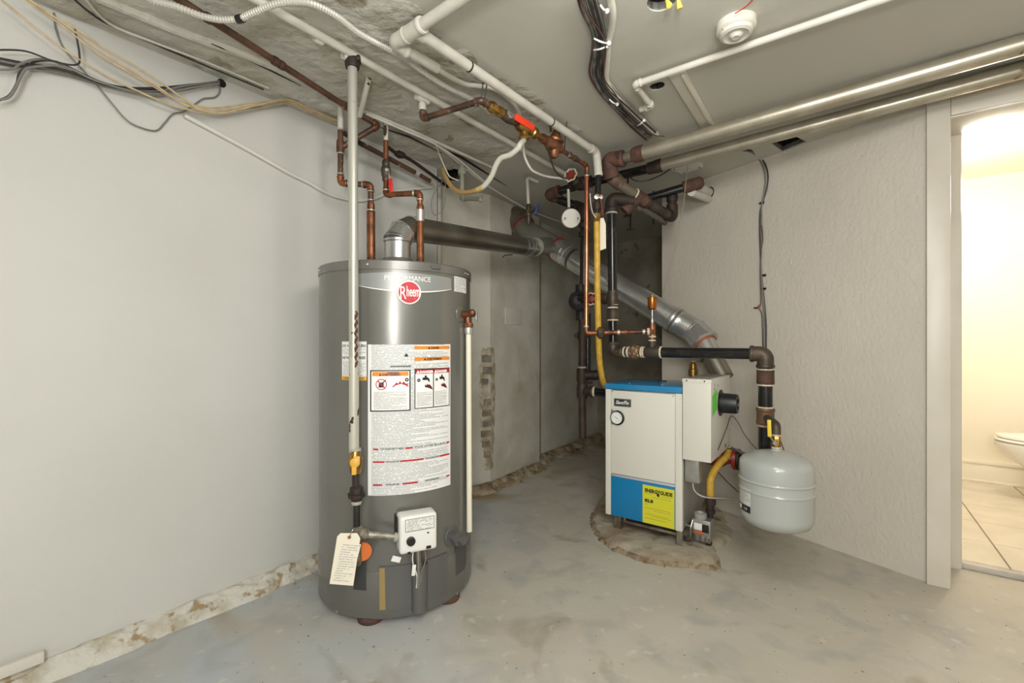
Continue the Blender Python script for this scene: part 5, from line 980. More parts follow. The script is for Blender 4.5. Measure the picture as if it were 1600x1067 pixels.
b = BM(); lathe(b, P(925, 283, 2.8), db2, [(0, 0.028), (0.004, 0.036), (0.03, 0.036), (0.034, 0.03), (0.05, 0.042), (0.08, 0.042), (0.1, 0.036), (0.12, 0.03), (0.125, 0.036), (0.145, 0.036), (0.15, 0.028)], 20); vb = T.part('globe_valve', b, m_darkf)
vq = P(903, 288, 2.8); vd = (Vector((-0.62, -1, 0.25))).normalized()
b = BM(); lathe(b, vq, vd, [(0, 0.032), (0.03, 0.024), (0.035, 0.03), (0.05, 0.028), (0.06, 0.012), (0.11, 0.008)], 16); T.part('bonnet', b, m_darkf, vb)
def handwheel(T, c, ax, R, parent, mr=None):
    M = zframe(c, ax); b = BM(); n = 24
    pts = [M @ Vector(((R+0.0035*math.cos(7*2*PI*k/n*1.0))*math.cos(2*PI*k/n), (R+0.0035*math.cos(7*2*PI*k/n))*math.sin(2*PI*k/n), 0)) for k in range(n)]; pts += [pts[0]]
    sweep(b, pts, 0.0055, 8, False); T.part('handwheel_rim', b, m_seal, parent)
    b = BM(); lathe(b, c, ax, [(-0.004, R*0.62), (0.005, R*0.55), (0.008, R*0.2), (0.010, 0)], 20)
    for k in range(5): a_ = 2*PI*k/5; sweep(b, [M @ Vector((0.5*R*math.cos(a_), 0.5*R*math.sin(a_), 0)), M @ Vector((R*math.cos(a_), R*math.sin(a_), 0))], 0.0045, 6)
    T.part('handwheel', b, mat('red_handwheel', (142, 48, 40), 0.5), parent, label='red wheel with paint-splashed rim')
handwheel(T, vq+vd*0.112, vd, 0.038, vb)
c0 = P(870, 300, 2.95); b = BM(); cyl(b, Bv-db2*0.01, c0, 0.025, 20); T.part('black_pipe', b, m_blk)
c1 = P(857, 304, 3.0); c2 = P(868, 309, 3.03); c3 = P(904, 324, 3.0)
b = BM(); sweep(b, fillet([c0+(c0-c1)*0.2, c1, c2], 0.05, 6), 0.036, 20); ring(b, c0+(c0-c1)*0.2, c1-c0, 0.04, 0.02, 20); T.part('elbow', b, m_rust)
b = BM(); ring(b, c2, c3-c2, 0.037, 0.012, 20); T.part('thread_seal', b, m_seal)
c4_ = P(913, 329, 2.95)
b = BM(); cyl(b, c2, c3, 0.029, 20); T.part('black_pipe', b, m_blk)
# ================================================================== RETURN RISER WITH ISOLATION VALVE
Yr = 2.93
T = Thing('return_riser', 'dark brown iron riser with tees, left of the boiler and behind the yellow hose', 'heating pipe', P(912, 685, Yr))
def seg_(T, px0, py0, px1, py1, r, m, Y=Yr, name='pipe', par=None): b = BM(); cyl(b, P(px0, py0, Y), P(px1, py1, Y), r, 20); return T.part(name, b, m, par)
b = BM(); sweep(b, fillet([c3-(c4_-c3)*0.6, P(914, 327, Yr), P(913, 345, Yr)], 0.04, 6), 0.035, 20); T.part('elbow', b, m_darkf)
seg_(T, 913, 340, 912, 446, 0.026, m_blk); 
for y in (352, 366): b = BM(); ring(b, P(912.5, y, Yr), Zv, 0.034, 0.03, 18); T.part('coupling', b, m_darkf)
# upper dark body behind the copper
b = BM(); q = P(905, 470, 2.86); lathe(b, q+Vector((0.02, 0.08, 0)), Vector((-0.3, -1, 0)), [(0, 0.05), (0.02, 0.062), (0.09, 0.062), (0.1, 0.05), (0.105, 0.03), (0.12, 0.028), (0.12, 0)], 32); sweep(b, [P(907, 445, Yr), P(908, 500, Yr)], 0.034, 20); circ = T.part('circulator_body', b, mat('black_casting', (34, 31, 30), 0.55, 0.2, bump=0.2, bscale=80), label='round black pump body')
b = BM(); cyl(b, P(903, 466, 2.86), P(934, 466, 2.72), 0.028, 20); ring(b, P(920, 470, 2.82), Vector((1, -0.3, 0)), 0.036, 0.05, 20); T.part('valve_body', b, mat('black_casting', (0, 0, 0)))
handwheel(T, P(924, 467, 2.70), Vector((-0.35, -1, 0)), 0.034, circ)
b = BM(); cyl(b, P(936, 466, 2.72), P(950, 466, 2.62), 0.022, 20); ring(b, P(941, 466, 2.69), Vector((1, -0.3, 0)), 0.029, 0.03, 20); T.part('cross_nipple', b, m_iron)
seg_(T, 910, 500, 909.5, 578, 0.0245, m_rustp); seg_(T, 918, 490, 918, 590, 0.021, m_blk, 3.0)
b = BM(); ring(b, P(910, 524, Yr), Zv, 0.034, 0.05, 18); cyl(b, P(903, 524, Yr), P(900, 524, 2.90), 0.015, 10); T.part('coupling', b, m_rustp)
b = BM(); ring(b, P(909, 586, Yr), Zv, 0.034, 0.09, 20); sweep(b, [P(909, 586, Yr), P(928, 586, Yr)], 0.03, 20); lathe(b, P(928, 586, Yr), Vector((1, -0.2, 0)), [(0, 0.032), (0.01, 0.034), (0.03, 0.026), (0.035, 0.0)], 16); T.part('tee', b, m_darkf)
b = BM(); ring(b, P(909.5, 574, Yr), Zv, 0.029, 0.012, 20); T.part('thread_seal', b, mat('grey_tape', (0, 0, 0)))
seg_(T, 909, 592, 909.5, 606, 0.0245, m_rustp); b = BM(); cyl(b, P(912, 597, Yr), P(926, 597, Yr), 0.008, 8); T.part('bracket', b, m_darkf)
b = BM(); ring(b, P(909.5, 611, Yr), Zv, 0.036, 0.09, 20); sweep(b, [P(910, 611, Yr), P(930, 612, 2.86)], 0.03, 20); ring(b, P(926, 612, 2.87), Vector((1, -0.4, 0)), 0.036, 0.03, 20); T.part('tee', b, m_rustp)
b = BM(); ring(b, P(928, 612, 2.86), Vector((1, -0.4, 0)), 0.033, 0.014, 20); T.part('thread_seal', b, m_seal)
b = BM(); cyl(b, P(928, 612, 2.86), P(962, 616, 2.76), 0.025, 20); T.part('boiler_nipple', b, m_blk)
seg_(T, 909.5, 618, 910.5, 685, 0.0235, m_rustp)
# ================================================================== SUPPLY RISER AND HEADER OVER THE BOILER
Yp = 2.6; q957 = P(955.5, 330, Yp)
T = Thing('supply_riser', 'black iron supply pipe dropping to the boiler and crossing level above it', 'heating pipe', P(957, 548, Yp))
b = BM(); sweep(b, fillet([x2.lerp(x3, 0.3)+Vector((-0.02, 0, -0.03)), P(955, 310, Yp), P(955.5, 330, Yp)], 0.05, 6), 0.036, 20); ring(b, P(955.5, 328, Yp), Zv, 0.04, 0.03, 20); T.part('elbow', b, m_darkf)
b = BM(); ring(b, P(955.5, 333, Yp), Zv, 0.033, 0.012, 20); T.part('thread_seal', b, mat('grey_tape', (0, 0, 0)))
def pp(y, Y=Yp): return P(955.5+(y-330)*0.012, y, Y)
b = BM(); cyl(b, pp(334), pp(456), 0.0255, 24); T.part('pipe', b, m_blk)
b = BM(); ring(b, pp(466), Zv, 0.032, 0.085, 20); sweep(b, [pp(466), P(943, 467, 2.68)], 0.026, 18); ring(b, P(945, 467, 2.67), Vector((-1, 0.4, 0)), 0.032, 0.03, 18); T.part('tee', b, m_iron)
for y, rr in ((456, 0.029), (476, 0.03), (481, 0.031), (500, 0.032), (537, 0.031)): b = BM(); ring(b, pp(y), Zv, rr, 0.010, 20); T.part('thread_seal', b, m_seal if y > 457 else m_iron)
b = BM(); cyl(b, pp(474), pp(484), 0.0255, 20); T.part('nipple', b, m_rustp)
b = BM(); lathe(b, pp(499), Zv, [(0, 0.033), (0.006, 0.035), (0.05, 0.034), (0.056, 0.036), (0.062, 0.033)], 24); T.part('coupling', b, m_iron)
b = BM(); cyl(b, pp(501), pp(538), 0.027, 24); T.part('pipe', b, m_blk)
zh = CH-17*2.45/F; hz = zh; h0 = Vector((pp(540).x, Yp, hz)); h1 = Vector((0.5546*2.148, 2.148, hz)); dh = (h1-h0).normalized(); lh_ = (h1-h0).length
b = BM(); sweep(b, fillet([h0+Zv*0.05, h0, h0+dh*0.055], 0.05, 8), 0.0325, 24); ring(b, h0+Zv*0.048, Zv, 0.036, 0.016, 24); ring(b, h0+dh*0.052, dh, 0.036, 0.016, 24); T.part('elbow', b, m_iron)
def hx(px): t = (px/1.0-800)/F; k = (t*h0.y-h0.x)/(dh.x-t*dh.y); return h0+dh*k
for px, rr in ((976, 0.030), (982, 0.031), (1003, 0.031), (1006, 0.031), (1033, 0.033), (1184, 0.033)): b = BM(); ring(b, hx(px), dh, rr, 0.010, 22); T.part('thread_seal', b, m_seal)
b = BM(); cyl(b, hx(972), hx(1012), 0.024, 20); T.part('nipple', b, m_iron)
b = BM(); l2 = (hx(1000)-hx(984)).length; lathe(b, hx(984), dh, [(0, 0.028), (l2*0.1, 0.032), (l2*0.35, 0.033), (l2*0.36, 0.041), (l2*0.7, 0.041), (l2*0.71, 0.034), (l2*0.95, 0.032), (l2, 0.028)], 8); T.part('union', b, mat('speckled_union', (122, 92, 68), 0.6, 0.4, c2=(176, 160, 130), scale=60, lo=0.55, hi=0.6))
b = BM(); l2 = (hx(1031)-hx(1010)).length; lathe(b, hx(1010), dh, [(0, 0.034), (0.01, 0.036), (l2-0.01, 0.036), (l2, 0.034)], 24); cyl(b, hx(1019), hx(1019)+Zv*0.06, 0.022, 20); ht = T.part('tee', b, mat('dark_tee', (74, 66, 58), 0.5, 0.4))
av = hx(1019)+Zv*0.055
b = BM(); cyl(b, hx(1032), hx(1186), 0.027, 24); T.part('header_pipe', b, m_blk)
zE = h1.z
b = BM(); sweep(b, fillet([h1-dh*0.06, h1, h1-Zv*0.06], 0.055, 8), 0.036, 24); ring(b, h1-dh*0.056, dh, 0.040, 0.018, 24); ring(b, h1-Zv*0.058, Zv, 0.040, 0.018, 24); T.part('elbow', b, m_iron)
def vz(y): return Vector((h1.x, h1.y, CH-(y-533.5)/F*h1.y))
for y in (566, 578, 601, 637): b = BM(); ring(b, vz(y), Zv, 0.0345, 0.011, 22); T.part('thread_seal', b, m_seal)
b = BM(); cyl(b, vz(566), vz(582), 0.0285, 22); T.part('nipple', b, m_blk)
b = BM(); lathe(b, vz(600), Zv, [(0, 0.036), (0.005, 0.038), (0.055, 0.037), (0.062, 0.039), (0.066, 0.035)], 26); T.part('coupling', b, m_rust)
b = BM(); cyl(b, vz(601), vz(639), 0.0305, 24); T.part('pipe', b, m_blk)
b = BM(); cyl(b, vz(638), vz(661), 0.037, 24); ring(b, vz(640), Zv, 0.040, 0.018, 24); ring(b, vz(660), Zv, 0.040, 0.018, 24); T.part('tee', b, mat('brown_tee', (104, 80, 60), 0.5, 0.3))
b = BM(); ring(b, vz(664.5), Zv, 0.035, 0.013, 24); T.part('thread_seal', b, mat('pink_tape', (190, 150, 130), 0.6))
low = vz(661); low.z = 0.41; w2 = low+U*0.375; w3 = w2-V*0.19
run(T, [vz(660), low, w2, w3], 0.0305, m_blk, m_darkf, 1.25, 1.8)
# air vent on the header
T = Thing('air_vent', 'small copper-coloured float air vent standing on the header pipe above the boiler', 'air vent', av)
aV = av; b = BM(); cyl(b, aV, aV+Zv*0.035, 0.012, 14); T.part('nipple', b, m_iron)
for z in (0.008, 0.03): b = BM(); ring(b, aV+Zv*z, Zv, 0.02, 0.010, 16); T.part('thread_seal', b, m_seal)
tz = aq.z; tp = Vector((aV.x, aV.y, tz))
b = BM(); ring(b, tp, Zv, 0.017, 0.085, 16); sweep(b, [tp, aq-(aq-tp)*0.1], 0.015, 14); T.part('tee', b, m_bronze)
b = BM(); ring(b, aq, dq, 0.02, 0.012, 14); T.part('thread_seal', b, m_seal)
vtz = P(1020, 484, aV.y).z
b = BM(); cyl(b, tp+Zv*0.04, Vector((tp.x, tp.y, vtz+0.01)), 0.006, 12); ring(b, tp+Zv*0.055, Zv, 0.012, 0.02, 12); T.part('stem', b, m_steel)
vt2 = P(1020, 461.5, aV.y).z; hh = vt2-vtz-0.012
b = BM(); lathe(b, (tp.x, tp.y, vtz), Zv, [(0, 0.010), (0.004, 0.020), (0.010, 0.0235), (hh-0.006, 0.0235), (hh-0.004, 0.027), (hh, 0.027), (hh+0.003, 0.02), (hh+0.005, 0.006), (hh+0.014, 0.005), (hh+0.014, 0)], 28); T.part('canister', b, mat('orange_copper', (190, 118, 56), 0.25, 0.9))
# yellow hose
T = Thing('yellow_gas_hose', 'yellow coated gas line hanging down to the left side of the boiler', 'gas hose', P(944, 604, 2.64))
hp = [P(932.5, 343, 2.46), P(933, 400, 2.46), P(933.5, 450, 2.47), P(934.5, 500, 2.49), P(936, 550, 2.53), P(939, 580, 2.58), P(944, 600, 2.64), P(953, 610, 2.74)]
b = BM(); sweep(b, spline(hp, 8), 0.0165, 16); T.part('hose', b, m_yel)
b = BM(); lathe(b, P(932.5, 347, 2.46), Zv, [(0, 0.0175), (0.02, 0.02), (0.03, 0.019), (0.033, 0.021), (0.045, 0.021), (0.048, 0.016)], 8); T.part('brass_nut', b, m_brass)
b = BM(); cyl(b, P(932.5, 335, 2.46), P(934, 303, 2.47), 0.015, 16); ring(b, P(933, 322, 2.465), Zv, 0.024, 0.04, 12); ring(b, P(933.5, 306, 2.47), Zv, 0.022, 0.015, 12); vb = T.part('gas_cock', b, m_darkf)
b = BM(); lathe(b, P(932, 308, 2.45), Vector((0, -1, 0)), [(0, 0.014), (0.012, 0.014), (0.014, 0)], 14); T.part('cock_nut', b, m_steel, vb)
b = BM(); lathe(b, P(939, 308, 2.45), Vector((0, -1, 0)), [(0, 0.013), (0.008, 0.012), (0.01, 0)], 12); T.part('lever', b, m_steel, vb)
cable('white_wire', 'thin white wire from the copper pipe to the yellow hose nut', 'cable', [P(922, 302, 2.44), P(923, 318, 2.44), P(926, 332, 2.44), P(931, 340, 2.44)], 0.002, m_white)
cable('red_wire', 'thin red wire running down beside the gas cock', 'cable', [P(937, 303, 2.44), P(940, 322, 2.44), P(942, 338, 2.45)], 0.0024, mat('red_wire_pvc', (0, 0, 0)))
tg = [P(938, 341, 2.475), P(943, 340, 2.475), P(946.5, 350, 2.475), P(947, 388, 2.47), P(936, 392, 2.47)]; b = BM(); f_ = b.faces.new([b.verts.new(p) for p in tg]); r = bmesh.ops.extrude_face_region(b, geom=[f_]); bmesh.ops.translate(b, verts=[v for v in r['geom'] if isinstance(v, bmesh.types.BMVert)], vec=(0, 0.0012, 0)); solo('paper_tag', 'blank-looking cream paper tag hanging behind the yellow hose', 'tag', b, m_paper)
# round ceiling box on a spring, hooks
T = Thing('round_cover', 'round pale cover plate hanging below the red-handled valve', 'cover plate', P(892, 358, 2.7))
q = P(892, 340, 2.7); b = BM(); lathe(b, q+Vector((0, 0.03, 0)), Vector((0.05, -1, -0.12)), [(0, 0.054), (0.03, 0.056), (0.034, 0.052), (0.035, 0)], 36); T.part('plate', b, m_wp)
for dx in (-9, 11): b = BM(); lathe(b, P(892+dx, 341, 2.665), Vector((0, -1, 0)), [(0, 0.005), (0.003, 0.0)], 8); T.part('screw_hole', b, m_black)
pts = resample([P(888, 296, 2.72), P(889, 325, 2.71)], 0.003); b = BM(); sweep(b, pts, [0.007+0.002*(k % 2) for k in range(len(pts))], 8); T.part('flex_neck', b, m_armw)
for i, (x, y, Y) in enumerate(((981, 336, 2.95), (1021, 352, 3.25), (985, 357, 3.6))):
    b = BM(); cyl(b, (P(x, y, Y).x, Y, 2.14), P(x, y, Y), 0.006, 8); M = frame(P(x, y, Y), Vector((1, -0.3, 0)), z=Zv); box(b, M, (-0.028, -0.008, -0.012), (0.028, 0.008, 0.0), 0.004); solo('ceiling_hook', ('dark T-shaped hanger nearest the black supply riser', 'small dark T-shaped hanger by the edge of the right wall', 'faint dark hanger deepest in the alcove')[i], 'hanger', b, m_darkf)
b = BM(); cyl(b, P(1000, 324, 2.95), P(1040, 348, 3.3), 0.02, 16); solo('grey_alcove_pipe', 'grey pipe end slanting back into the dark alcove under the rusty tee', 'pipe', b, mat('dull_grey_pipe', (120, 114, 100), 0.6))
# cables on the right wall
for i, (l, r_, m_, lb) in enumerate((([(1157, 234), (1172, 235), (1186, 243), (1196, 258), (1200, 275), (1198, 295), (1193, 312), (1188, 330), (1187, 360), (1188, 390), (1190, 430), (1194, 470), (1197, 510), (1197, 545), (1198, 620), (1199, 720)], 0.0042, m_dkcab, 'black cable curving down the right wall, outer strand'),
        ([(1160, 235), (1174, 238), (1185, 247), (1193, 262), (1196, 280), (1194, 300), (1190, 322), (1190, 345), (1190, 372), (1189, 410), (1191, 450), (1194, 500), (1194, 545), (1195, 620), (1196, 720)], 0.0042, m_greycab, 'grey cable curving down the right wall, inner strand'),
        ([(1190, 352), (1192, 372), (1189, 395), (1188, 430), (1189, 470), (1187, 478)], 0.003, m_brcab, 'thin brown wire beside the cables on the right wall'))):
    cable('wall_cable', lb, 'cable', [WR(x, y, 0.008+0.006*i) if y > 240 else PZ(x, y, 2.133) for x, y in l], r_, m_)
for i, (x, y) in enumerate(((1190, 317), (1193, 451), (1193, 430))):
    b = BM(); q = WR(x, y, 0.01); lathe(b, q-RWd*0.012, RWd, [(0, 0.006), (0.026, 0.006)], 8); solo('cable_clip', ('topmost of three black clips on the right wall cables', 'lowest of three black clips on the right wall cables', 'middle of three black clips on the right wall cables')[i], 'clip', b, m_black, 'clips on the right wall cables')
T = Thing('thermostat_splice', 'small orange wire splice hanging on the right wall beside the cables', 'splice', WR(1184, 484, 0.01))
b = BM(); q = WR(1186, 479, 0.012); lathe(b, q-Zv*0.008, Zv, [(0, 0.006), (0.014, 0.008), (0.018, 0.0)], 10); T.part('orange_nut', b, mat('orange_nut', (206, 84, 48), 0.5))
b = BM(); cyl(b, WR(1178, 481, 0.012), WR(1184, 481, 0.012), 0.004, 8); T.part('black_plug', b, m_black)
b = BM(); sweep(b, spline([WR(1186, 482, 0.01), WR(1190, 490, 0.008), WR(1191, 510, 0.008), WR(1192, 545, 0.008)], 5), 0.0022, 6); T.part('lead_wire', b, m_dkcab)
# ================================================================== BOILER
BO = Vector((0.5215, 2.55, 0)); BF = frame(BO, V, z=Zv); m_bw = mat('boiler_white_enamel', (220, 218, 206), 0.3, 0.0, coat=0.15); m_bb = mat('boiler_blue', (24, 124, 178), 0.35); m_bl = mat('boiler_lid_blue', (38, 130, 182), 0.25, c2=(120, 150, 160), scale=5, lo=0.5, hi=0.7, coat=0.3)
m_side = mat('galvanised_side', (184, 184, 178), 0.35, 0.6, c2=(166, 166, 160), scale=6)
m_brk = mat('bracket_steel', (150, 144, 130), 0.45, 0.6, c2=(116, 104, 88), scale=14)
T = Thing('boiler', 'white and blue gas boiler with a yellow energy label, on the broken concrete pad', 'boiler', BO+Vector((0, 0, 0.036)))
b = BM(); box(b, BF, (0.004, 0.012, 0.112), (0.416, 0.41, 0.806), 0.003); body = T.part('cabinet', b, m_side)
b = BM(); box(b, BF, (0.0, 0.0, 0.109), (0.031, 0.03, 0.806), 0.003); T.part('corner_post', b, m_bw)
b = BM(); box(b, BF, (0.382, 0.0, 0.109), (0.417, 0.03, 0.806), 0.003); T.part('corner_post', b, m_bw)
b = BM(); box(b, BF, (0.0325, 0.002, 0.342), (0.3805, 0.02, 0.800), 0.003); T.part('front_panel', b, m_bw)
b = BM(); box(b, BF, (0.0325, 0.001, 0.326), (0.3805, 0.02, 0.340), 0.003); T.part('panel_rail', b, mat('pale_rail', (196, 202, 210), 0.3, 0.3))
b = BM(); box(b, BF, (0.0325, 0.002, 0.110), (0.3805, 0.02, 0.325), 0.003); lpn = T.part('lower_panel', b, m_bb, label='blue lower access panel')
b = BM(); box(b, BF, (-0.004, -0.005, 0.808), (0.4175, 0.415, 0.838), 0.004); lid = T.part('lid', b, m_bl, label='blue sheet-metal lid')
for x in (0.12, 0.30): b = BM(); lathe(b, BF @ Vector((x, 0.05, 0.838)), Zv, [(0, 0.006), (0.004, 0.004), (0.005, 0)], 10); T.part('screw', b, m_screw, lid)
b = BM(); lathe(b, BF @ Vector((0.22, 0.30, 0.838)), Zv, [(0, 0.025), (0.003, 0.024), (0.003, 0)], 20); T.part('knockout', b, m_darkf, lid)
FPm = BF @ Matrix.Rotation(PI/2, 4, 'X')     # x right, y up on the front face, z = out
def front(x, z, d=0.0): return BF @ Vector((x, 0.002-d, z))
b = BM(); box(b, BF, (0.052, -0.003, 0.716), (0.148, 0.003, 0.757), 0.002); npl = T.part('nameplate', b, m_black, label='small black nameplate with slanted white script')
b = BM(); box(b, BF, (0.056, -0.0036, 0.720), (0.144, 0.0, 0.753), 0.001); T.part('plate_border', b, p_grey, npl)
b = BM(); box(b, BF, (0.0575, -0.0040, 0.7215), (0.1425, 0.0, 0.7515), 0.001); T.part('plate_field', b, m_black, npl)
b = BM(); text(b, 'Slant/Fin', 0.028, lambda x, y: BF @ Vector((0.061+x, -0.0046, 0.728+y)), shear=0.35, width=0.076, weight=0.0006); T.part('lettering', b, p_white, npl)
gq = BF @ Vector((0.072, 0.0, 0.652)); gn = -U
b = BM(); box(b, BF, (0.034, -0.001, 0.612), (0.05, 0.003, 0.695), 0.001); T.part('gauge_cutout', b, mat('silver_foil', (200, 200, 200), 0.3, 0.7))
b = BM(); lathe(b, gq, gn, [(0, 0.040), (0.008, 0.040), (0.010, 0.037), (0.008, 0.033), (0.008, 0.0)], 36); gg = T.part('gauge', b, m_black, label='round pressure gauge with black bezel')
b = BM(); vs = [b.verts.new(gq+gn*0.009+V*0.0325*math.cos(a*PI/18)-V*0.003+Zv*0.0325*math.sin(a*PI/18)) for a in range(36)]; b.faces.new(vs); T.part('dial_face', b, p_white, gg)
b = BM()
for k in range(15):
    a = math.radians(-40+k*260/14); c_, s_ = math.cos(a), math.sin(a); q = gq+gn*0.0098-V*0.003
    def R_(r, t): return q+(V*c_+Zv*s_)*r+(-V*s_+Zv*c_)*t
    b.faces.new([b.verts.new(R_(0.024, -0.0006)), b.verts.new(R_(0.030, -0.0006)), b.verts.new(R_(0.030, 0.0006)), b.verts.new(R_(0.024, 0.0006))])
text(b, '30', 0.007, lambda x, y: gq+gn*0.0098+V*(0.004+x)+Zv*(-0.016+y)); text(b, 'psi', 0.007, lambda x, y: gq+gn*0.0098+V*(-0.008+x)+Zv*(-0.024+y))
T.part('dial_marks', b, p_blk, gg)
b = BM(); a = math.radians(150); q = gq+gn*0.0102-V*0.003; dv1 = V*math.cos(a)+Zv*math.sin(a); nv = -V*math.sin(a)+Zv*math.cos(a); b.faces.new([b.verts.new(q-dv1*0.008-nv*0.0015), b.verts.new(q+dv1*0.026), b.verts.new(q-dv1*0.008+nv*0.0015)]); T.part('needle', b, p_blk, gg)
ex0, ex1, ez0, ez1 = 0.212, 0.378, 0.112, 0.312
b = BM(); box(b, BF, (ex0, 0.0008, ez0), (ex1, 0.003, ez1), 0.0); eg = T.part('energy_label', b, mat('label_yellow', (214, 210, 50), 0.45), label='yellow energy rating sticker')
def el(s_, x, z, size, w_, wt=0.0006, m=p_blk): b = BM(); text(b, s_, size, lambda a, c: BF @ Vector((x+a, -0.0002, z+c)), width=w_, weight=wt); T.part('lettering', b, m, eg)
el('ENERGYGUIDE', ex0+0.012, ez1-0.036, 0.026, 0.144, 0.0012); el('82.8', ex0+0.012, ez1-0.088, 0.022, 0.045, 0.0012)
m_ol = mat('print_olive', (140, 138, 50), 0.5)
b = BM()
for z, x0_, x1_ in ((0.046, 0.012, 0.05), (0.046, 0.10, 0.15), (0.058, 0.05, 0.15), (0.100, 0.012, 0.03), (0.118, 0.012, 0.145), (0.128, 0.06, 0.15), (0.150, 0.012, 0.14), (0.158, 0.05, 0.15), (0.172, 0.012, 0.13)): box(b, BF, (ex0+x0_, 0.0004, ez1-z-0.0016), (ex0+x1_, 0.001, ez1-z), 0)
T.part('fine_print', b, m_ol, eg, kind='stuff')
b = BM(); q = (ex0+0.083, ez1-0.046); b.faces.new([b.verts.new(BF @ Vector((q[0]+dx, -0.0002, q[1]+dz))) for dx, dz in ((-0.006, 0.012), (0.006, 0.012), (0.006, 0.004), (0.010, 0.004), (0, -0.006), (-0.010, 0.004), (-0.006, 0.004))]); T.part('arrow_mark', b, p_blk, eg)
for x, z in ((0.04, 0.794), (0.372, 0.790), (0.04, 0.334)): b = BM(); lathe(b, front(x, z), -U, [(0, 0.004), (0.002, 0.003), (0.003, 0)], 8); T.part('screw', b, m_screw)
for x0_, x1_, y0_ in ((0.042, 0.082, 0.02), (0.386, 0.416, 0.004), (0.042, 0.07, 0.36), (0.386, 0.416, 0.36)):
    b = BM(); box(b, BF, (x0_, y0_, 0.034), (x1_, y0_+0.003, 0.115), 0.001); box(b, BF, (x1_-0.003 if x0_ < 0.2 else x0_, y0_, 0.034), (x1_ if x0_ < 0.2 else x0_+0.003, y0_+0.035, 0.115), 0.001); T.part('leg', b, m_brk)
b = BM(); box(b, BF, (0.09, 0.03, 0.072), (0.386, 0.05, 0.085), 0.002); T.part('burner_rail', b, m_brk)
b = BM(); box(b, BF, (0.03, 0.06, 0.082), (0.40, 0.38, 0.112), 0.003); T.part('burner_tray', b, m_darkf)
for k in range(5): b = BM(); cyl(b, BF @ Vector((0.09+0.062*k, 0.05, 0.095)), BF @ Vector((0.09+0.062*k, 0.35, 0.095)), 0.014, 12); T.part('burner_tube', b, m_darkf)
b = BM(); ring(b, BF @ Vector((0.095, 0.045, 0.088)), Zv, 0.012, 0.03, 10); T.part('orifice', b, m_brass)
# draft diverter box on the right flank
m_bg = mat('diverter_enamel', (216, 214, 202), 0.35); X0, X1, Y0, Y1, Z0, Z1 = 0.424, 0.558, -0.02, 0.43, 0.482, 0.884
T2 = T; b = BM(); box(b, BF, (X0, Y0, Z0), (X1, Y1, Z1), 0.004); dbx = T.part('draft_diverter', b, m_bg, label='tall pale sheet-metal box on the right side')
b = BM(); box(b, BF, (X0-0.001, Y0-0.0015, Z1-0.018), (X1+0.0015, Y0+0.003, Z1+0.001), 0.001); T.part('top_flange', b, m_bg, dbx)
for x in (X0+0.02, X1-0.03): b = BM(); lathe(b, BF @ Vector((x, Y0-0.001, Z1-0.008)), -U, [(0, 0.004), (0.003, 0.003), (0.003, 0)], 8); T.part('screw', b, m_darkf, dbx)
b = BM()
for i in range(22):
    for j in range(4):
        q = BF @ Vector((X0+0.022+0.028*j, Y0+0.04+0.017*i, Z1+0.0006)); M = frame(q, V, z=Zv); b.faces.new([b.verts.new(M @ Vector(c)) for c in ((-0.009, -0.0035, 0), (0.009, -0.0035, 0), (0.009, 0.0035, 0), (-0.009, 0.0035, 0))])
T.part('vent_slots', b, mat('slot_dark', (92, 88, 80), 0.8), dbx, kind='stuff')
b = BM(); M = BF; b.faces.new([b.verts.new(M @ Vector(c)) for c in ((X1+0.001, 0.006, 0.700), (X1+0.001, 0.100, 0.732), (X1+0.001, 0.104, 0.836), (X1+0.001, 0.004, 0.802))]); T.part('green_sticker', b, mat('fluorescent_green', (112, 232, 72), 0.5), dbx, label='bright green paper sticker')
for (y, z) in ((0.11, 0.84), (0.11, 0.80), (0.03, 0.83), (0.04, 0.85)): b = BM(); box(b, BF, (X1, y, z), (X1+0.0008, y+0.03, z+0.012), 0); T.part('faded_print', b, mat('faded_print', (186, 184, 180), 0.5), dbx)
b = BM(); box(b, BF, (X1, 0.30, 0.50), (X1+0.002, 0.315, 0.517), 0.0005); T.part('slot', b, m_black, dbx)
b = BM(); lathe(b, BF @ Vector((X1, 0.185, 0.752)), V, [(0, 0.068), (0.004, 0.068), (0.006, 0.052), (0.072, 0.050), (0.082, 0.047), (0.082, 0.03), (0.07, 0.028), (0.07, 0)], 40); T.part('round_knob', b, m_black, dbx, label='black round spill switch housing')
b = BM(); lathe(b, BF @ Vector((X1+0.07, 0.185, 0.752)), V, [(0, 0.012), (0.010, 0.010), (0.010, 0)], 16); T.part('knob_centre', b, m_darkf, dbx)
# relief valve behind the lid
q = P(1083, 566, 2.78); b = BM(); lathe(b, (q.x, q.y, 0.80), Zv, [(0, 0.02), (0.06, 0.02), (0.062, 0.028), (0.10, 0.028), (0.105, 0.022), (0.135, 0.022), (0.14, 0.010), (0.15, 0.010), (0.15, 0)], 14); rvb = T.part('relief_valve', b, m_brass)
b = BM(); box(b, frame((q.x, q.y, 0.948), Vector((1, -0.1, 0)), z=Zv), (-0.01, -0.005, 0), (0.05, 0.005, 0.003), 0.001); T.part('test_lever', b, m_steel, rvb)
b = BM(); cyl(b, BF @ Vector((0.3, 0.40, 0.70)), (q.x, q.y, 0.81), 0.018, 14); T.part('relief_nipple', b, m_iron)
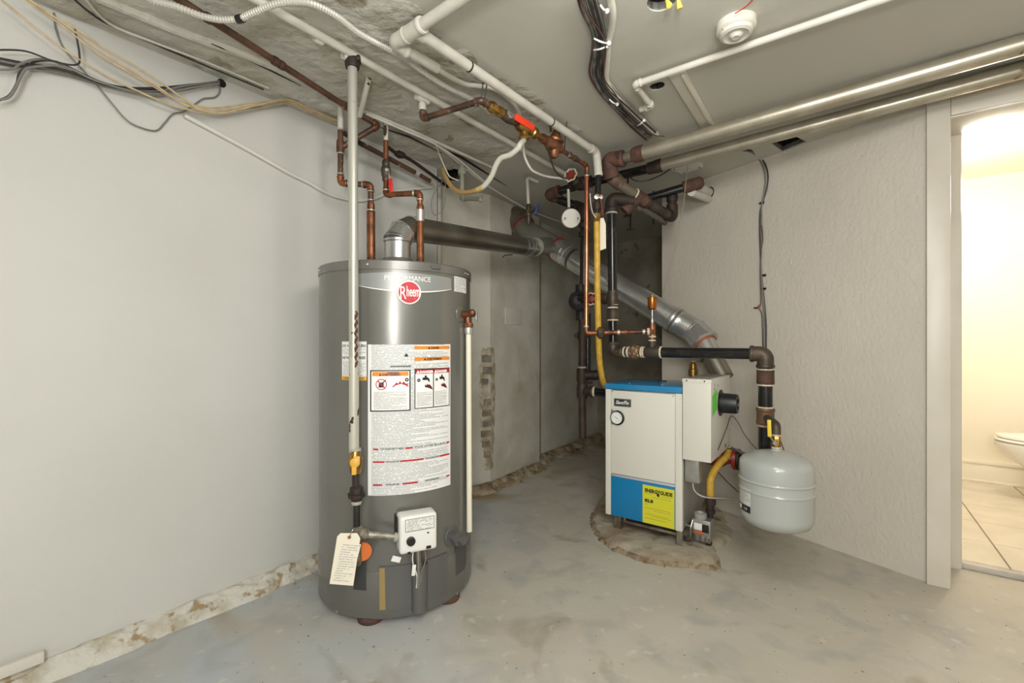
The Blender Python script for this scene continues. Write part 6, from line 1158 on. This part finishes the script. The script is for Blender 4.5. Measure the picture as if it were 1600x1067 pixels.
# electrical box and tubing under the diverter
b = BM(); box(b, BF, (0.418, 0.03, 0.355), (0.492, 0.10, 0.480), 0.008, 3); eb_ = T.part('control_box', b, mat('zinc_box', (178, 178, 172), 0.35, 0.7, c2=(158, 158, 152), scale=12))
b = BM(); box(b, BF, (0.424, 0.0285, 0.362), (0.484, 0.031, 0.474), 0.002); T.part('box_cover', b, mat('zinc_box', (0, 0, 0)), eb_)
b = BM(); sweep(b, spline([BF @ Vector((0.455, 0.06, 0.357)), BF @ Vector((0.456, 0.055, 0.33)), BF @ Vector((0.475, 0.055, 0.30)), BF @ Vector((0.52, 0.07, 0.285)), BF @ Vector((0.62, 0.12, 0.285)), BF @ Vector((0.74, 0.2, 0.275))], 8), 0.0062, 10); T.part('flex_lead', b, m_steel)
# gas valve and yellow gas feed
gx, gy = 0.463, 0.255
GC = BF @ Vector((0.49, 0.10, 0.0))
b = BM(); M = frame(GC, V, z=Zv); box(b, M, (-0.045, -0.03, 0.085), (0.045, 0.05, 0.165), 0.01, 2); box(b, M, (-0.035, -0.02, 0.05), (0.04, 0.045, 0.09), 0.006); gv = T.part('gas_valve', b, mat('cast_aluminium', (172, 170, 164), 0.4, 0.8))
b = BM(); lathe(b, M @ Vector((-0.01, 0.0, 0.16)), Zv, [(0, 0.028), (0.012, 0.03), (0.03, 0.03), (0.032, 0.022), (0.02, 0.018), (0.02, 0)], 24); T.part('control_knob', b, mat('grey_knob', (150, 150, 144), 0.5), gv)
b = BM(); box(b, M, (-0.035, -0.0315, 0.112), (0.005, -0.029, 0.145), 0.0005); T.part('rating_label', b, m_white, gv)
b = BM(); box(b, M, (0.005, -0.034, 0.105), (0.038, -0.028, 0.145), 0.003); T.part('terminal_block', b, m_black, gv)
b = BM(); box(b, M, (-0.03, -0.0312, 0.092), (0.012, -0.0295, 0.108), 0.0005); T.part('warning_label', b, mat('print_rust', (188, 92, 60), 0.5), gv)
for x in (-0.03, -0.005, 0.022, 0.04): b = BM(); cyl(b, M @ Vector((x, -0.025, 0.055)), M @ Vector((x, -0.032, 0.085)), 0.005, 8); T.part('stud', b, m_steel, gv)
b = BM(); lathe(b, M @ Vector((0.03, 0.0, 0.037)), Zv, [(0, 0.016), (0.014, 0.018), (0.016, 0.012)], 14); T.part('cap', b, m_darkf, gv)
b = BM(); sweep(b, spline([M @ Vector((-0.04, -0.03, 0.155)), M @ Vector((-0.045, -0.05, 0.12)), M @ Vector((-0.05, -0.045, 0.07)), M @ Vector((-0.075, -0.03, 0.05)), M @ Vector((-0.09, 0.0, 0.048))], 6), 0.0045, 8); T.part('pilot_line', b, m_steel, gv)
b = BM(); cyl(b, M @ Vector((-0.045, 0.01, 0.105)), M @ Vector((-0.085, 0.01, 0.105)), 0.008, 12); T.part('outlet_pipe', b, m_steel, gv)
q = M @ Vector((0.03, 0.035, 0)); gt = Vector((q.x, q.y, 0))
b = BM(); lathe(b, gt+Zv*0.155, Zv, [(0, 0.014), (0.03, 0.014), (0.032, 0.024), (0.05, 0.024), (0.052, 0.018), (0.075, 0.018), (0.077, 0.027), (0.095, 0.028), (0.11, 0.024), (0.115, 0.018)], 10); T.part('union', b, m_darkf)
yp = [gt+Zv*0.262, gt+Zv*0.30, gt+Vector((0, 0, 0.355)), BF @ Vector((0.530, 0.17, 0.398)), BF @ Vector((0.545, 0.24, 0.428)), BF @ Vector((0.555, 0.33, 0.440)), BF @ Vector((0.553, 0.41, 0.458)), BF @ Vector((0.535, 0.47, 0.462))]
b = BM(); sweep(b, spline(yp, 8), 0.0185, 16); T.part('gas_feed_hose', b, m_yel, label='yellow coated gas hose feeding the valve')
b = BM(); ring(b, yp[0], Zv, 0.0205, 0.03, 16); T.part('hose_end', b, mat('singed_yellow', (110, 86, 40), 0.6))
# circulator pump, red
w3_ = w3; pa = -V
T = Thing('circulator_pump', 'red cast-iron circulator pump with bolted flange behind the expansion tank', 'pump', w3+Vector((0, 0, -0.08)))
fl = w3+V*0.0
b = BM(); lathe(b, fl+V*0.004, V, [(0, 0.02), (0, 0.058), (0.014, 0.058), (0.014, 0.03), (0.04, 0.03)], 28); T.part('pipe_flange', b, m_darkf)
b = BM(); lathe(b, fl+V*0.002, -V, [(0, 0.0), (0, 0.058), (0.016, 0.06), (0.018, 0.032), (0.045, 0.034), (0.07, 0.052), (0.11, 0.058), (0.14, 0.05), (0.17, 0.03), (0.17, 0)], 28); T.part('volute', b, mat('red_casting', (152, 40, 34), 0.4, 0.1, c2=(128, 32, 28), scale=20), label='red pump volute and flange')
b = BM(); q = fl-V*0.10; lathe(b, q, U*1.0+Zv*0.2, [(-0.02, 0.055), (0.03, 0.062), (0.05, 0.062), (0.052, 0.045), (0.12, 0.045), (0.13, 0.03), (0.13, 0)], 24); T.part('motor_housing', b, mat('red_casting', (0, 0, 0)))
for s_ in (-1, 1):
    q = fl+Zv*0.042*s_; b = BM(); lathe(b, q-V*0.03, V, [(0, 0.009), (0.012, 0.009), (0.012, 0.005), (0.055, 0.005), (0.055, 0.009), (0.065, 0.009)], 6); T.part('flange_bolt', b, m_screw)
pts = resample(spline([fl-V*0.09+Zv*0.075-U*0.03, fl-V*0.02+Zv*0.07-U*0.05, fl+V*0.06+Zv*0.045-U*0.05], 8), 0.0026); b = BM(); sweep(b, pts, [0.0075+0.0013*(k % 2) for k in range(len(pts))], 8); T.part('flex_conduit', b, m_arm)
cable('brown_wire', 'thin brown wire loop beside the diverter box above the red pump', 'cable', [BF @ Vector((0.56, 0.12, 0.52)), BF @ Vector((0.565, 0.30, 0.60)), BF @ Vector((0.568, 0.40, 0.655)), BF @ Vector((0.60, 0.40, 0.63)), BF @ Vector((0.64, 0.39, 0.56)), BF @ Vector((0.70, 0.36, 0.50)), BF @ Vector((0.76, 0.32, 0.47))], 0.0025, m_brcab)
cable('thermostat_wire', 'thin brown wire behind the vertical black pipe, running down to the tank', 'cable', [WR(1205, 640, 0.02), P(1210, 665, 2.35), P(1220, 690, 2.3), P(1228, 712, 2.25)], 0.0028, m_brcab)
cable('brown_wire', 'thin brown wire sagging under the red pump to the tank', 'cable', [fl-V*0.12-Zv*0.05-U*0.03, fl-V*0.06-Zv*0.10-U*0.05, fl+V*0.0-Zv*0.14-U*0.08, fl+V*0.06-Zv*0.17-U*0.1], 0.003, m_brcab)
# ================================================================== EXPANSION TANK
tc_ = Vector((0.5777*1.95, 1.95, 0)); m_et = mat('grey_tank_enamel', (168, 172, 168), 0.25, coat=0.25); R_t = 0.141
T = Thing('expansion_tank', 'round light grey expansion tank hanging from the pipe by the right wall', 'expansion tank', (tc_.x, tc_.y, 0.283))
pr = [(0, 0.0), (0.0, 0.06), (0.006, 0.10), (0.02, 0.125), (0.042, 0.138), (0.06, R_t), (0.150, R_t), (0.155, R_t+0.0015), (0.158, R_t+0.0035), (0.162, R_t+0.0015), (0.167, R_t), (0.192, R_t), (0.197, R_t+0.001), (0.201, R_t+0.004), (0.206, R_t-0.001), (0.21, R_t), (0.262, R_t), (0.274, 0.138), (0.285, 0.130), (0.297, 0.112), (0.310, 0.08), (0.319, 0.045), (0.324, 0.018), (0.324, 0.0)]
b = BM(); lathe(b, (tc_.x, tc_.y, 0.283), Zv, pr, 72); T.part('shell', b, m_et, angle=60)
def EP(th, z, d=0.0008): return Vector((tc_.x+(R_t+d)*math.sin(th), tc_.y-(R_t+d)*math.cos(th), z))
tL, tR = -1.8, -1.23
b = BM(); grid(b, lambda u, v: EP(tL+(tR-tL)*u, 0.352+0.10*v), 10, 2, True); tl_ = T.part('data_label', b, mat_print('tank_label', (206, 206, 200), (120, 120, 118), 12, 12, 0.46, 0.5, 0.6))
b = BM(); grid(b, lambda u, v: EP(tL+(tR-tL)*u, 0.352+0.028*v, 0.0014), 10, 1); T.part('black_band', b, p_blk, tl_)
b = BM(); text(b, 'LO-88', 0.014, lambda x, y: EP(tL+0.30+x/R_t, 0.361+y, 0.002), width=0.02); T.part('lettering', b, p_white, tl_)
b = BM(); grid(b, lambda u, v: EP(tL+0.04+0.14*u, 0.357+0.018*v, 0.002), 3, 1); T.part('white_mark', b, p_white, tl_)
b = BM(); lathe(b, (tc_.x, tc_.y, 0.6), Zv, [(0, 0.024), (0.008, 0.02), (0.014, 0.014)], 18); T.part('connection', b, m_et)
T = Thing('tank_connection', 'brass ball valve with a yellow lever between the black pipe and the grey tank', 'valve', (tc_.x, tc_.y, 0.612))
tq_ = vz(651); top_ = Vector((tc_.x, tc_.y, 0.715)); 
b = BM(); sweep(b, fillet([tq_, Vector((tc_.x+0.02, tc_.y+0.06, tq_.z)), Vector((tc_.x, tc_.y, tq_.z-0.004)), Vector((tc_.x, tc_.y, 0.672))], 0.05, 6), 0.0155, 16); sweep(b, fillet([tq_+(top_-tq_)*0.45, Vector((tc_.x, tc_.y, tq_.z-0.004)), Vector((tc_.x, tc_.y, 0.675))], 0.04, 6), 0.019, 16); T.part('elbow', b, m_iron)
for z in (0.672, 0.618): b = BM(); ring(b, Vector((tc_.x, tc_.y, z)), Zv, 0.018, 0.008, 16); T.part('thread_seal', b, m_seal)
b = BM(); lathe(b, (tc_.x, tc_.y, 0.62), Zv, [(0, 0.017), (0.008, 0.02), (0.02, 0.018), (0.032, 0.02), (0.042, 0.019), (0.048, 0.016)], 8); sh = Vector((-0.55, -0.75, 0)).normalized(); cyl(b, Vector((tc_.x, tc_.y, 0.644)), Vector((tc_.x, tc_.y, 0.644))+sh*0.035, 0.008, 12); T.part('ball_valve', b, m_brass)
lq = Vector((tc_.x, tc_.y, 0.644))+sh*0.036
b = BM(); ring(b, lq, sh, 0.010, 0.01, 6); sweep(b, fillet([lq, lq+Vector((-0.018, 0, 0.022)), lq+Vector((-0.022, 0, 0.03))], 0.01, 3), 0.0035, 8); T.part('lever_stem', b, m_steel)
b = BM(); M = frame(lq+Vector((-0.022, 0, 0.025)), Vector((-0.04, 0, 1)), z=sh); box(b, M, (0, -0.0075, -0.003), (0.072, 0.0075, 0.004), 0.003); T.part('lever', b, mat('yellow_lever', (216, 190, 60), 0.4), label='yellow lever pointing up')
# ================================================================== BATHROOM CONTENTS
TM_ = DM @ Matrix.Translation((0, 0, 0.013))
def tb(x, y, z): return TM_ @ Vector((x, y, z))
# bowl tip seen at px 1553: local position
tip = DM.inverted() @ P(1553, 690, 3.12); yc = tip.y; xt = tip.x
T = Thing('toilet', 'white porcelain toilet with closed lid inside the bright bathroom', 'toilet', tb(xt+0.35, yc, 0))
def oval(bm, secs, n=36):
    rings = []
    for cx_, a_, bb_, z in secs: rings.append([bm.verts.new(tb(cx_+a_*math.cos(2*PI*k/n)*(1 if math.cos(2*PI*k/n) > 0 else 1.0), yc+bb_*math.sin(2*PI*k/n), z)) for k in range(n)])
    for p_, q_ in zip(rings, rings[1:]):
        for k in range(n): j = (k+1) % n; bm.faces.new((p_[k], p_[j], q_[j], q_[k]))
    bm.faces.new(rings[0][::-1]); bm.faces.new(rings[-1])
c0_ = xt+0.24
b = BM(); oval(b, [(c0_+0.13, 0.19, 0.105, 0), (c0_+0.13, 0.185, 0.10, 0.03), (c0_+0.12, 0.16, 0.085, 0.14), (c0_+0.09, 0.17, 0.10, 0.20), (c0_+0.05, 0.20, 0.135, 0.26), (c0_+0.015, 0.228, 0.165, 0.31), (c0_, 0.24, 0.178, 0.36), (c0_, 0.24, 0.18, 0.385)]); T.part('bowl', b, m_por, angle=60)
b = BM(); oval(b, [(c0_, 0.232, 0.176, 0.388), (c0_, 0.24, 0.184, 0.394), (c0_, 0.24, 0.184, 0.402), (c0_, 0.234, 0.178, 0.408)]); T.part('seat', b, m_por, angle=60)
b = BM(); oval(b, [(c0_, 0.224, 0.172, 0.411), (c0_, 0.232, 0.178, 0.416), (c0_, 0.230, 0.176, 0.428), (c0_, 0.19, 0.14, 0.436), (c0_, 0.1, 0.07, 0.44)]); T.part('lid', b, m_por, angle=60)
b = BM(); box(b, TM_, (c0_+0.20, yc-0.20, 0.37), (c0_+0.40, yc+0.20, 0.74), 0.02, 3); T.part('cistern', b, m_por)
b = BM(); box(b, TM_, (c0_+0.19, yc-0.21, 0.741), (c0_+0.41, yc+0.21, 0.775), 0.012, 3); T.part('cistern_lid', b, m_por)
b = BM(); box(b, TM_, (c0_+0.15, yc-0.11, 0.30), (c0_+0.30, yc+0.11, 0.386), 0.02, 3); T.part('neck', b, m_por)
lq = P(1562, 225, 2.72); T = Thing('ceiling_light', 'round frosted flush light glowing on the bathroom ceiling', 'ceiling light', (lq.x, lq.y, BH-0.1))
b = BM(); lathe(b, (lq.x, lq.y, BH), -Zv, [(0, 0.15), (0.018, 0.15), (0.022, 0.14)], 40); T.part('base', b, m_white)
b = BM(); lathe(b, (lq.x, lq.y, BH-0.02), -Zv, [(0, 0.14), (0.03, 0.13), (0.055, 0.10), (0.07, 0.055), (0.075, 0.0)], 40); T.part('glass_dome', b, mat('lit_frosted_glass', (255, 240, 214), 0.4, emit=9), angle=80)
